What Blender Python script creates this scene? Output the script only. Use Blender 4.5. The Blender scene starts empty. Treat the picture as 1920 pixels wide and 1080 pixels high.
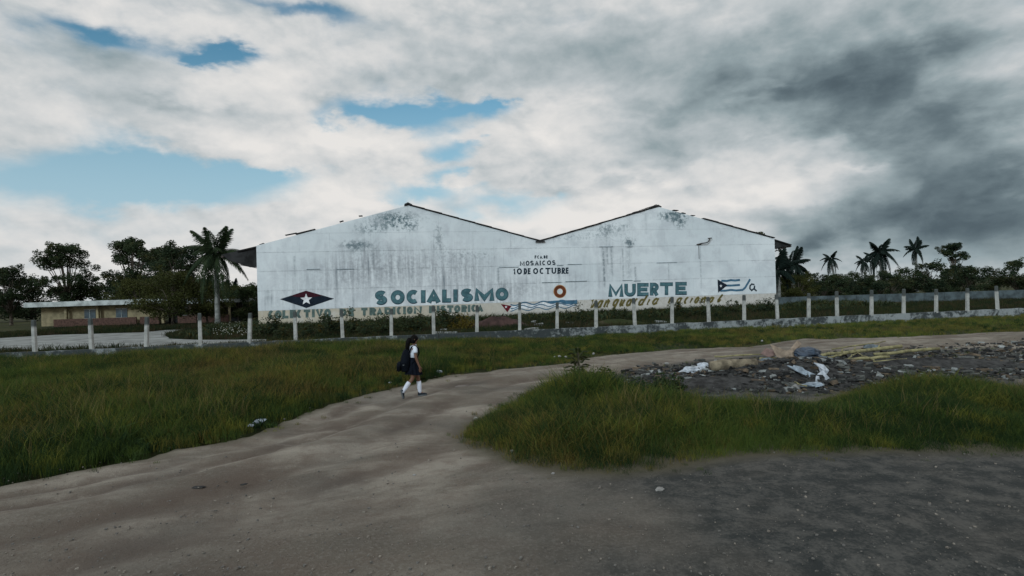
import bpy, math, random
import numpy as np
from mathutils import Vector, Matrix
from math import sin, cos, tan, pi, radians, atan2, hypot, sqrt, exp

random.seed(7)
rng = np.random.default_rng(7)
SC = bpy.context.scene
COL = SC.collection

# ------------------------------------------------------------------ camera
F = 1100.0                 # focal length in pixels of the 1920 px wide picture
H = 2.5                    # eye height (seat of a bus)
ROLL = 0.0307
PITCH = 5.0 / F
_R = Vector((1, 0, 0)); _F = Vector((0, cos(PITCH), sin(PITCH))); _U = _R.cross(_F)
CR = _R * cos(ROLL) - _U * sin(ROLL)
CU = _R * sin(ROLL) + _U * cos(ROLL)
cam_d = bpy.data.cameras.new('camera')
cam = bpy.data.objects.new('camera', cam_d); COL.objects.link(cam)
cam_d.sensor_width = 36.0
cam_d.lens = 36.0 * F / 1920.0
cam_d.clip_start = 0.1
cam_d.clip_end = 3000
cam.matrix_world = Matrix(((CR.x, CU.x, -_F.x, 0), (CR.y, CU.y, -_F.y, 0), (CR.z, CU.z, -_F.z, H), (0, 0, 0, 1)))
SC.camera = cam


def ray(px, py):
    return CR * ((px - 960) / F) + CU * ((540 - py) / F) + _F


def gp(px, py, z=0.0):
    d = ray(px, py); t = (z - H) / d.z
    return Vector((d.x * t, d.y * t, z))


def at(px, py, Y):
    """point at world depth Y seen at a pixel"""
    d = ray(px, py); t = Y / d.y
    return Vector((d.x * t, Y, H + d.z * t))


def azel(px, py):
    d = ray(px, py)
    return atan2(d.x, d.y), atan2(d.z, hypot(d.x, d.y))


# ------------------------------------------------------------------ node helper
class NT:
    def __init__(s, tree): s.t = tree; s.n = tree.nodes; s.l = tree.links
    def node(s, typ, **kw):
        n = s.n.new(typ)
        for k, v in kw.items(): setattr(n, k, v)
        return n
    def put(s, sock, v):
        if isinstance(v, E): s.l.new(v.s, sock)
        elif hasattr(v, 'is_output'): s.l.new(v, sock)
        else: sock.default_value = v
    def math(s, op, *a):
        n = s.node('ShaderNodeMath', operation=op)
        for i, v in enumerate(a): s.put(n.inputs[i], v)
        return E(s, n.outputs[0])
    def vec(s, x, y, z):
        n = s.node('ShaderNodeCombineXYZ')
        for i, v in enumerate((x, y, z)): s.put(n.inputs[i], v)
        return n.outputs[0]
    def sep(s, v):
        n = s.node('ShaderNodeSeparateXYZ'); s.put(n.inputs[0], v)
        return [E(s, o) for o in n.outputs]
    def noise(s, v, scale=1., detail=4., rough=.5, dist=0., lac=2.0):
        n = s.node('ShaderNodeTexNoise')
        s.put(n.inputs['Vector'], v); n.inputs['Scale'].default_value = scale
        n.inputs['Detail'].default_value = detail; n.inputs['Roughness'].default_value = rough
        n.inputs['Distortion'].default_value = dist; n.inputs['Lacunarity'].default_value = lac
        return E(s, n.outputs['Fac'])
    def voro(s, v, scale=1., feature='F1'):
        n = s.node('ShaderNodeTexVoronoi', feature=feature); s.put(n.inputs['Vector'], v)
        n.inputs['Scale'].default_value = scale
        return E(s, n.outputs['Distance'])
    def mix(s, f, a, b):
        n = s.node('ShaderNodeMix', data_type='RGBA', clamp_factor=True)
        s.put(n.inputs[0], f); s.put(n.inputs[6], a if not isinstance(a, tuple) else (*a[:3], 1)); s.put(n.inputs[7], b if not isinstance(b, tuple) else (*b[:3], 1))
        return n.outputs[2]
    def ss(s, x, a, b):
        n = s.node('ShaderNodeMapRange', interpolation_type='SMOOTHSTEP')
        s.put(n.inputs[0], x); n.inputs[1].default_value = a; n.inputs[2].default_value = b
        return E(s, n.outputs[0])
    def blob(s, x, y, cx, cy, rx, ry):
        a = (x - cx) * (1 / rx); b = (y - cy) * (1 / ry)
        return s.math('EXPONENT', (a * a + b * b) * -1.0)


class E:
    def __init__(s, nt, sock): s.nt = nt; s.s = sock
    def __add__(s, o): return s.nt.math('ADD', s, o)
    __radd__ = __add__
    def __sub__(s, o): return s.nt.math('SUBTRACT', s, o)
    def __rsub__(s, o): return s.nt.math('SUBTRACT', o, s)
    def __mul__(s, o): return s.nt.math('MULTIPLY', s, o)
    __rmul__ = __mul__
    def __truediv__(s, o): return s.nt.math('DIVIDE', s, o)


# ------------------------------------------------------------------ world
world = bpy.data.worlds.new('World'); SC.world = world; world.use_nodes = True
nt = NT(world.node_tree); nt.n.clear()
SUN_EL, SUN_AZ = radians(24), radians(205)      # behind and a little left of the camera
tc = nt.node('ShaderNodeTexCoord')
dirv = tc.outputs['Generated']
dx, dy, dz = nt.sep(dirv)
az = nt.math('ARCTAN2', dx, dy)
el = nt.math('ARCSINE', dz)
sky = nt.node('ShaderNodeTexSky', sky_type='NISHITA')
sky.sun_disc = False; sky.sun_elevation = SUN_EL; sky.sun_rotation = SUN_AZ
sky.air_density = 1.0; sky.dust_density = 0.6; sky.ozone_density = 1.5
dzc = nt.math('MAXIMUM', dz, 0.0)
# cloud deck seen in perspective: streaks towards the horizon, lumps above
inv = nt.math('DIVIDE', 1.0, dzc + 0.50)
pv = nt.vec(dx * inv, dy * inv * 0.9, dz * 0.6)
dv = nt.vec(dx, dy, dz * 1.7)
n_big = nt.noise(pv, 2.2, 5, .5, .0)
n_mid = nt.noise(dv, 5.0, 6, .52, .15)
n_mid2 = nt.noise(nt.vec(dx + .01, dy, dz * 1.7 + 0.045), 5.0, 6, .52, .15)
n_puff = nt.noise(dv, 13.0, 6, .56, .25)
n_puff2 = nt.noise(nt.vec(dx + .004, dy, dz * 1.7 + 0.018), 13.0, 6, .56, .25)
n_fine = nt.noise(nt.vec(dx * 1.1, dy * 1.1, dz * 2.6), 9.0, 6, .55, .2)
n_streak = nt.noise(nt.vec(dx * 1.5, dy * 1.5, dz * 9.0), 1.8, 5, .5, .0)


def blobs(lst):
    tot = None
    # wobble the outlines so that they read as cloud edges
    for px, py, rx, ry, w in lst:
        a, e = azel(px, py)
        k = nt.blob(azw, elw, a, e, rx / F * cos(a), ry / F * cos(a) * .95) * w
        tot = k if tot is None else tot + k
    return tot


azw = az + (n_fine - .5) * .16 + (n_mid - .5) * .14
elw = el + (n_mid - .5) * .12 + (n_fine - .5) * .07
holes = blobs([(680, 228, 120, 30, 1.1), (900, 208, 60, 20, .9), (785, 212, 60, 22, .6), (280, 322, 130, 44, 1.0), (150, 330, 150, 46, .55), (390, 118, 60, 16, .9), (340, 378, 140, 30, .75), (440, 345, 70, 22, .5),
               (845, 290, 55, 26, .85), (800, 348, 90, 20, .65), (960, 385, 110, 26, .6), (480, 345, 80, 18, .35), (880, 262, 22, 14, .4), (180, 60, 90, 30, .8), (560, 30, 120, 20, .6),
               (-250, 330, 240, 60, .7)])
fills = blobs([(520, 270, 130, 34, .55), (740, 285, 90, 28, .6), (920, 320, 60, 22, .6), (1050, 300, 160, 60, .5), (480, 190, 160, 40, .6), (1100, 180, 200, 40, .5), (350, 210, 110, 35, .5),
               (1450, 300, 300, 150, .9), (560, 420, 200, 20, .3), (1000, 160, 160, 30, .5)])
gen = nt.ss(n_big, .40, .60)
dens = (gen * .16 + .66) + (n_mid - .5) * .62 + (n_puff - .5) * .55 + fills * .8 - holes * 1.12
cover = nt.ss(dens, -.08, .74)
darks = blobs([(1400, 180, 170, 45, .34), (1560, 160, 190, 70, .46), (1480, 245, 170, 38, .34), (1620, 260, 120, 40, .30), (1200, 262, 110, 34, .24), (1230, 195, 80, 28, .20), (1010, 250, 40, 20, .05),
               (1650, 130, 140, 80, .40), (1700, 420, 200, 60, .36), (1560, 440, 130, 40, .26), (1480, 405, 90, 18, .10), (1620, 500, 160, 40, .34), (1580, 430, 110, 34, .24), (1500, 400, 110, 24, .12), (1760, 360, 170, 60, .26), (1900, 420, 200, 90, .32), (1750, 250, 140, 120, .30), (1900, 300, 240, 220, .38),
               (340, 420, 130, 14, .16), (300, 190, 90, 18, .18), (420, 205, 90, 14, .12), (560, 205, 60, 22, .10), (640, 150, 90, 22, .14), (880, 140, 160, 22, .10), (760, 325, 80, 12, .04),
               (1080, 360, 160, 20, .10), (200, 150, 160, 60, .26), (260, 120, 110, 30, .18), (1330, 130, 200, 30, .12), (1350, 350, 200, 18, .10), (1000, 60, 500, 60, .16), (1500, 40, 500, 90, .35)])
lights = blobs([(1480, 348, 130, 14, .12), (1610, 318, 60, 10, .14), (1180, 345, 130, 14, .16), (1150, 400, 200, 22, .14), (1020, 220, 60, 40, .14), (1400, 180, 60, 10, .10), (560, 270, 140, 30, .10),
                (720, 290, 90, 22, .12), (1380, 385, 90, 16, .10), (700, 380, 200, 18, .08), (1460, 145, 120, 9, .1)])
relief = (n_mid2 - n_mid) * -.80 + (n_puff2 - n_puff) * -.35
b = .80 + (n_big - .5) * .20 + (n_fine - .5) * .07 + (n_streak - .5) * .16 + relief - darks * (.52 + (n_mid - .5) * .9 + (n_puff - .5) * .8) + lights
bb = nt.ss(b, 0.0, 1.0)
ramp = nt.node('ShaderNodeValToRGB'); nt.put(ramp.inputs[0], b)
cr = ramp.color_ramp
cr.elements[0].position = .0; cr.elements[0].color = (.055, .080, .098, 1)
cr.elements[1].position = .95; cr.elements[1].color = (.83, .81, .785, 1)
for p, c in ((.20, (.095, .132, .155)), (.34, (.150, .200, .225)), (.52, (.30, .37, .395)), (.68, (.51, .555, .575)), (.80, (.68, .69, .69))):
    e = cr.elements.new(p); e.color = (*c, 1)
skyc = nt.node('ShaderNodeVectorMath', operation='MULTIPLY'); nt.put(skyc.inputs[0], sky.outputs[0]); skyc.inputs[1].default_value = (.058, .105, .105)
pale = nt.mix(nt.ss(el, .42, .02), skyc.outputs[0], (.42, .58, .68))
col = nt.mix(cover, pale, ramp.outputs[0])
# under the horizon the far haze goes on
bg = nt.node('ShaderNodeBackground')
sc_ = nt.node('ShaderNodeVectorMath', operation='SCALE'); nt.put(sc_.inputs[0], col); sc_.inputs[3].default_value = 10.0
nt.put(bg.inputs[0], sc_.outputs[0]); bg.inputs[1].default_value = 0.1
out = nt.node('ShaderNodeOutputWorld'); nt.l.new(bg.outputs[0], out.inputs[0])
world.cycles.sampling_method = 'MANUAL'; world.cycles.sample_map_resolution = 512

sun_d = bpy.data.lights.new('sun', 'SUN'); sun_d.energy = 1.45; sun_d.angle = radians(14); sun_d.color = (.80, .94, 1.0)
sun = bpy.data.objects.new('sun', sun_d); COL.objects.link(sun)
sd = Vector((sin(SUN_AZ) * cos(SUN_EL), cos(SUN_AZ) * cos(SUN_EL), sin(SUN_EL)))
sun.rotation_euler = sd.to_track_quat('Z', 'Y').to_euler()

SC.view_settings.view_transform = 'Standard'; SC.view_settings.look = 'None'
SC.view_settings.exposure = -0.06; SC.view_settings.gamma = 1.0; SC.view_settings.use_curve_mapping = False
SC.render.engine = 'CYCLES'
SC.cycles.max_bounces = 5; SC.cycles.diffuse_bounces = 3; SC.cycles.transparent_max_bounces = 4
SC.cycles.use_denoising = True


# ------------------------------------------------------------------ mesh helpers
class MB:
    def __init__(s): s.v = []; s.f = []; s.m = []
    def add(s, vs, fs, mi=0):
        o = len(s.v); s.v += [tuple(p) for p in vs]; s.f += [tuple(i + o for i in f) for f in fs]; s.m += [mi] * len(fs)
    def box(s, c, sz, rz=0, M=None, mi=0, jit=0):
        hx, hy, hz = [q / 2 for q in sz]; vs = []
        for x in (-hx, hx):
            for y in (-hy, hy):
                for z in (-hz, hz):
                    p = Vector((x, y, z))
                    if jit: p += Vector((random.uniform(-jit, jit), random.uniform(-jit, jit), random.uniform(-jit, jit)))
                    if M: p = M @ p
                    else: p = Matrix.Rotation(rz, 3, 'Z') @ p
                    vs.append(p + Vector(c))
        s.add(vs, [(0, 1, 3, 2), (4, 6, 7, 5), (0, 4, 5, 1), (2, 3, 7, 6), (0, 2, 6, 4), (1, 5, 7, 3)], mi)
    def tube(s, pts, rads, n=8, cap=True, sx=1, sy=1):
        pts = [Vector(p) for p in pts]; rings = []
        if not hasattr(rads, '__len__'): rads = [rads] * len(pts)
        ref = Vector((0.13, 0.97, 0.21)).normalized()
        vs = []
        for i, p in enumerate(pts):
            t = (pts[min(i + 1, len(pts) - 1)] - pts[max(i - 1, 0)]).normalized()
            if abs(t.dot(ref)) > .97: ref = Vector((0.97, 0.1, 0.2)).normalized()
            a = t.cross(ref).normalized(); bvec = t.cross(a)
            for k in range(n):
                th = 2 * pi * k / n
                vs.append(p + a * cos(th) * rads[i] * sx + bvec * sin(th) * rads[i] * sy)
        fs = []
        for i in range(len(pts) - 1):
            for k in range(n):
                k2 = (k + 1) % n
                fs.append((i * n + k, i * n + k2, (i + 1) * n + k2, (i + 1) * n + k))
        if cap:
            fs.append(tuple(range(n))[::-1]); fs.append(tuple(range((len(pts) - 1) * n, len(pts) * n)))
        s.add(vs, fs)
    def prism(s, poly, y0, y1, mi=0):
        """polygon in (x,z), extruded from y0 to y1"""
        n = len(poly)
        vs = [(p[0], y0, p[1]) for p in poly] + [(p[0], y1, p[1]) for p in poly]
        fs = [tuple(range(n)), tuple(range(n, 2 * n))[::-1]] + [(i, i + n, (i + 1) % n + n, (i + 1) % n) for i in range(n)]
        s.add(vs, fs, mi)
    def build(s, name, mat, parent=None, smooth=False, loc=None):
        me = bpy.data.meshes.new(name); me.from_pydata(s.v, [], s.f)
        for m_ in (mat if isinstance(mat, (list, tuple)) else [mat]): me.materials.append(m_)
        if any(s.m): me.polygons.foreach_set('material_index', s.m)
        me.update()
        if smooth: me.polygons.foreach_set('use_smooth', [True] * len(me.polygons))
        return link(name, me, parent, loc)


def link(name, me, parent=None, loc=None):
    o = bpy.data.objects.new(name, me); COL.objects.link(o)
    if parent: o.parent = parent
    if loc is not None: o.location = loc
    return o


def empty(name, loc=(0, 0, 0), rz=0.0):
    o = bpy.data.objects.new(name, None); COL.objects.link(o); o.location = loc; o.rotation_euler = (0, 0, rz)
    o.empty_display_size = .2
    return o


def tag(o, label=None, cat=None, group=None, kind=None):
    if label: o['label'] = label
    if cat: o['category'] = cat
    if group: o['group'] = group
    if kind: o['kind'] = kind
    return o


def np_mesh(name, V, faces_flat, nper, mat, smooth=False):
    """V (n,3) array, faces_flat: flat index array, nper verts per face"""
    me = bpy.data.meshes.new(name)
    nf = len(faces_flat) // nper
    me.vertices.add(len(V)); me.vertices.foreach_set('co', np.asarray(V, dtype=np.float32).ravel())
    me.loops.add(len(faces_flat)); me.loops.foreach_set('vertex_index', np.asarray(faces_flat, dtype=np.int32))
    me.polygons.add(nf); me.polygons.foreach_set('loop_start', np.arange(0, nf * nper, nper, dtype=np.int32))
    me.polygons.foreach_set('loop_total', np.full(nf, nper, dtype=np.int32))
    if smooth: me.polygons.foreach_set('use_smooth', np.ones(nf, dtype=bool))
    me.update(calc_edges=True); me.materials.append(mat)
    return me


def copy_tree(o, parent=None):
    c = o.copy(); COL.objects.link(c)
    if parent: c.parent = parent
    for ch in list(o.children): copy_tree(ch, c)
    return c


# ------------------------------------------------------------------ materials
def mat(name, base, rough=.85, var=.25, scale=6., bump=.2, bscale=30., dark=None, spec=.3, coord='Object', metal=0.):
    m = bpy.data.materials.new(name); m.use_nodes = True
    t = NT(m.node_tree); bs = t.n['Principled BSDF']
    tcn = t.node('ShaderNodeTexCoord'); v = tcn.outputs[coord]
    n1 = t.noise(v, scale, 5, .6, .3)
    d = dark or tuple(c * (1 - var * 1.6) for c in base); l = tuple(min(1, c * (1 + var)) for c in base)
    c = t.mix(t.ss(n1, .3, .7), d, l)
    t.put(bs.inputs['Base Color'], c); bs.inputs['Roughness'].default_value = rough
    bs.inputs['Specular IOR Level'].default_value = spec; bs.inputs['Metallic'].default_value = metal
    if bump:
        bn = t.node('ShaderNodeBump'); bn.inputs['Strength'].default_value = bump; bn.inputs['Distance'].default_value = .02
        t.put(bn.inputs['Height'], t.noise(v, bscale, 4, .6)); t.l.new(bn.outputs[0], bs.inputs['Normal'])
    return m


def leaf_mat(name, c1, c2, c3=None, patch=.35, trans=.25):
    m = bpy.data.materials.new(name); m.use_nodes = True
    t = NT(m.node_tree); bs = t.n['Principled BSDF']
    g = t.node('ShaderNodeNewGeometry'); oi = t.node('ShaderNodeObjectInfo')
    n1 = t.noise(g.outputs['Position'], patch, 4, .6, .4); n2 = t.noise(g.outputs['Position'], patch * 7, 3, .6)
    r = E(t, oi.outputs['Random']); ri = E(t, g.outputs['Random Per Island'])
    f = (n1 - .5) * 2.4 + (n2 - .5) * .8 + (r - .5) * .25 + (ri - .5) * .5 + .5
    c = t.mix(f, (*c1, 1), (*c2, 1))
    if c3: c = t.mix(t.ss(t.noise(g.outputs['Position'], patch * 2.3, 4, .6, .5), .50, .68), c, (*c3, 1))
    bs.inputs['Roughness'].default_value = .7; bs.inputs['Specular IOR Level'].default_value = .15
    t.put(bs.inputs['Base Color'], c)
    tr = t.node('ShaderNodeBsdfTranslucent'); t.put(tr.inputs[0], c)
    mx = t.node('ShaderNodeMixShader'); mx.inputs[0].default_value = trans
    t.l.new(bs.outputs[0], mx.inputs[1]); t.l.new(tr.outputs[0], mx.inputs[2])
    t.l.new(mx.outputs[0], t.n['Material Output'].inputs[0])
    return m


M_LEAF_DARK = leaf_mat('leaf_dark', (.012, .026, .016), (.045, .068, .030), (.060, .060, .022))
M_LEAF_OLIVE = leaf_mat('leaf_olive', (.028, .038, .010), (.070, .075, .020))
M_LEAF_MID = leaf_mat('leaf_mid', (.014, .030, .014), (.052, .075, .024), (.075, .070, .022))
M_LEAF_BUSH = leaf_mat('leaf_bush', (.016, .032, .018), (.045, .062, .026), (.075, .055, .012), 1.2)
M_LEAF_YEL = leaf_mat('leaf_yellow', (.07, .06, .012), (.15, .115, .018), None, 1.2)
M_PALM = leaf_mat('palm_leaf', (.016, .034, .017), (.045, .068, .030), None, 1.0)
M_PALM_BLUE = leaf_mat('palm_leaf_dark', (.008, .018, .015), (.016, .030, .024), None, 1.0)
M_BARK = mat('bark', (.09, .075, .06), .95, .4, 3, .6, 12)
M_PALMTRUNK = mat('palm_trunk', (.23, .24, .23), .9, .35, 2, .4, 8)
M_CONC = mat('concrete_pale', (.42, .43, .41), .9, .3, 3, .4, 25)


def grass_mat(name, c1, c2, c3, c4):
    m = bpy.data.materials.new(name); m.use_nodes = True
    t = NT(m.node_tree); bs = t.n['Principled BSDF']
    g = t.node('ShaderNodeNewGeometry'); oi = t.node('ShaderNodeObjectInfo')
    P = g.outputs['Position']; x, y, z = t.sep(P)
    n1 = t.noise(P, .38, 5, .6, .6); n2 = t.noise(P, 1.3, 4, .6, .5); n3 = t.noise(P, .16, 3, .5, .5)
    r = E(t, oi.outputs['Random'])
    c = t.mix(t.ss(n1 + (r - .5) * .35, .36, .64), (*c1, 1), (*c2, 1))
    c = t.mix(t.ss(n2 + (r - .5) * .3 + (n3 - .5) * .6, .50, .70), c, (*c3, 1))
    c = t.mix(t.ss(n3 + (r - .5) * .5, .56, .78), c, (*c4, 1))
    t.put(bs.inputs['Base Color'], c); bs.inputs['Roughness'].default_value = .75; bs.inputs['Specular IOR Level'].default_value = .12
    tr = t.node('ShaderNodeBsdfTranslucent'); t.put(tr.inputs[0], c)
    mx = t.node('ShaderNodeMixShader'); mx.inputs[0].default_value = .3
    t.l.new(bs.outputs[0], mx.inputs[1]); t.l.new(tr.outputs[0], mx.inputs[2]); t.l.new(mx.outputs[0], t.n['Material Output'].inputs[0])
    return m


M_GRASS = grass_mat('grass', (.018, .040, .013), (.072, .112, .022), (.165, .165, .028), (.15, .11, .034))
M_GRASS_FAR = grass_mat('grass_verge', (.040, .066, .018), (.11, .14, .030), (.18, .17, .034), (.14, .12, .035))

# ------------------------------------------------------------------ ground
m = bpy.data.materials.new('soil'); m.use_nodes = True
t = NT(m.node_tree); bs = t.n['Principled BSDF']; P = t.node('ShaderNodeNewGeometry').outputs['Position']
c = t.mix(t.ss(t.noise(P, .25, 6, .6, .5), .35, .65), (.022, .032, .012), (.050, .052, .020))
c = t.mix(t.ss(t.noise(P, .7, 5, .6, .5), .50, .75), c, (.060, .048, .032))
t.put(bs.inputs['Base Color'], c); bs.inputs['Roughness'].default_value = .95; bs.inputs['Specular IOR Level'].default_value = .1
bn = t.node('ShaderNodeBump'); bn.inputs['Strength'].default_value = .5; bn.inputs['Distance'].default_value = .05
t.put(bn.inputs['Height'], t.noise(P, 5, 6, .7)); t.l.new(bn.outputs[0], bs.inputs['Normal'])
M_SOIL = m
mb = MB(); mb.add([(-900, -60, -.16), (900, -60, -.16), (900, 1500, -.16), (-900, 1500, -.16)], [(0, 1, 2, 3)])
tag(mb.build('ground', M_SOIL), kind='structure')


def poly_sd(poly, X, Y):
    """signed distance (positive inside) of arrays X, Y to a polygon"""
    P_ = np.array(poly); n = len(P_); D = np.full(X.shape, 1e9); inside = np.zeros(X.shape, bool)
    for i in range(n):
        a = P_[i]; b_ = P_[(i + 1) % n]; e = b_ - a
        w0 = X - a[0]; w1 = Y - a[1]
        k = np.clip((w0 * e[0] + w1 * e[1]) / (e @ e + 1e-9), 0, 1)
        D = np.minimum(D, np.hypot(w0 - k * e[0], w1 - k * e[1]))
        c1 = (a[1] > Y) != (b_[1] > Y)
        xs = (b_[0] - a[0]) * (Y - a[1]) / (b_[1] - a[1] + 1e-12) + a[0]
        inside ^= c1 & (X < xs)
    return np.where(inside, D, -D)


def vnoise(X, Y, sc, seed=0, octv=4):
    """cheap value noise on arrays, about -0.5..0.5"""
    r = np.random.default_rng(seed); T = r.random((128, 128)); out_ = np.zeros(X.shape); amp = .5; tot = 0
    for o in range(octv):
        x = X * sc + 13.7 * o; y = Y * sc + 7.3 * o
        xi = np.floor(x).astype(int); yi = np.floor(y).astype(int); fx = x - xi; fy = y - yi
        fx = fx * fx * (3 - 2 * fx); fy = fy * fy * (3 - 2 * fy)
        g = lambda a, b_: T[a % 128, b_ % 128]
        out_ += amp * ((g(xi, yi) * (1 - fx) + g(xi + 1, yi) * fx) * (1 - fy) + (g(xi, yi + 1) * (1 - fx) + g(xi + 1, yi + 1) * fx) * fy - .5)
        tot += amp; amp *= .5; sc *= 2.03
    return out_ / tot


g2 = lambda px, py: tuple(gp(px, py)[:2])
# upper border of the dirt (towards the fence), left to right
DIRT_TOP = [(-500, 980), (0, 905), (150, 880), (267, 858), (340, 838), (413, 826), (470, 814), (520, 796), (560, 780), (620, 756), (688, 738), (740, 723), (801, 711), (850, 701), (893, 696), (954, 689), (1046, 682),
            (1107, 669), (1168, 662), (1262, 654), (1355, 651), (1420, 646), (1475, 638), (1505, 634), (1555, 635), (1650, 632), (1800, 626), (2300, 604)]
road_poly = [g2(*p) for p in DIRT_TOP] + [(60, 20), (60, 1.0), (-30, 1.0)]
ISLAND = [(866, 812), (882, 838), (930, 858), (985, 876), (1060, 890), (1150, 890), (1250, 880), (1330, 866), (1420, 856), (1530, 850), (1660, 848), (1900, 850), (2400, 860),
          (2400, 790), (2000, 742), (1800, 728), (1651, 722), (1600, 733), (1540, 752), (1450, 760), (1340, 765), (1260, 752), (1220, 735), (1160, 728), (1090, 722), (1030, 728), (980, 745), (930, 766), (885, 790)]
island_poly = [g2(*p) for p in ISLAND]
TRASH = [(1060, 716), (1180, 700), (1280, 684), (1430, 668), (1660, 658), (1900, 655), (1900, 735), (1651, 712), (1600, 730), (1540, 745), (1450, 752), (1340, 757), (1260, 745), (1220, 728)]
trash_poly = [g2(*p) for p in TRASH]

m = bpy.data.materials.new('dirt'); m.use_nodes = True
t = NT(m.node_tree); bs = t.n['Principled BSDF']; P = t.node('ShaderNodeNewGeometry').outputs['Position']
ex = t.node('ShaderNodeAttribute', attribute_name='edge'); dark_gravel = t.node('ShaderNodeAttribute', attribute_name='gravel')
x, y, z = t.sep(P)
along = t.vec(x * .35 + y * .12, y * 1.0 - x * .35, z)       # tracks drawn out along the road
nA = t.noise(along, .9, 6, .65, .4); nB = t.noise(P, 3.2, 6, .65, .3); nC = t.noise(P, 26, 4, .7)
vz = t.voro(P, 22)
c = t.mix(t.ss(nA, .38, .62), (.145, .126, .100), (.300, .272, .228))
c = t.mix(t.ss(nB, .44, .70) * .6, c, (.135, .098, .075))
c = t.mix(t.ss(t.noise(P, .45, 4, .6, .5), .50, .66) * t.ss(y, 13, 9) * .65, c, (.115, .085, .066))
c = t.mix(t.ss(y + (nA - .5) * 7.0, 9.5, 6.0) * .5, c, (.085, .074, .062))  # frame-edge darkening painted into the colour of the nearest dirt
c = t.mix(t.ss(nC, .45, .75) * .35, c, (.30, .285, .26))
tk = t.node('ShaderNodeAttribute', attribute_name='track')
c = t.mix(E(t, tk.outputs['Fac']) * t.ss(nB + (nC - .5) * .5, .22, .5) * .9, c, (.090, .068, .054))
vz2 = t.voro(P, 48); vz3 = t.voro(t.vec(x + 3.1, y, z), 15)
c = t.mix(t.ss(vz2, .16, .06) * .45, c, (.36, .34, .31))
c = t.mix(t.ss(vz3, .13, .05) * t.ss(nB, .45, .6) * .7, c, (.075, .065, .055))
c = t.mix(t.ss(t.noise(P, 60, 3, .7), .35, .7) * .35, c, (.10, .09, .078))
gr = t.mix(t.ss(nB + (nC - .5) * .6, .35, .7), (.026, .030, .030), (.085, .084, .078))  # dark grey gravel, its tone lowered further to paint in the dim lower corner
gr = t.mix(t.ss(vz, .14, .05) * .4, gr, (.15, .15, .14))
c = t.mix(E(t, dark_gravel.outputs['Fac']) + (nA - .5) * .8 * E(t, dark_gravel.outputs['Fac']), c, gr)
c = t.mix(E(t, ex.outputs['Fac']) + (nB - .5) * .6 * E(t, ex.outputs['Fac']), c, (.075, .068, .045))
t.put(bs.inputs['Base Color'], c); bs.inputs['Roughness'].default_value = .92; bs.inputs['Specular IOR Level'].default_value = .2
bn = t.node('ShaderNodeBump'); bn.inputs['Strength'].default_value = .7; bn.inputs['Distance'].default_value = .03
t.put(bn.inputs['Height'], nC * .7 + nB * .9 + t.ss(vz, .22, .04) * .5 + t.ss(vz2, .2, .05) * .3); t.l.new(bn.outputs[0], bs.inputs['Normal'])
M_DIRT = m


def terrain_z(X, Y):
    z = .012 + vnoise(X, Y, .35, 3, 4) * .07 + vnoise(X * .5 + Y * .2, Y - X * .35, 1.3, 5, 3) * .05
    z = z + vnoise(X, Y, 3.1, 9, 3) * .018
    return z


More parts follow.
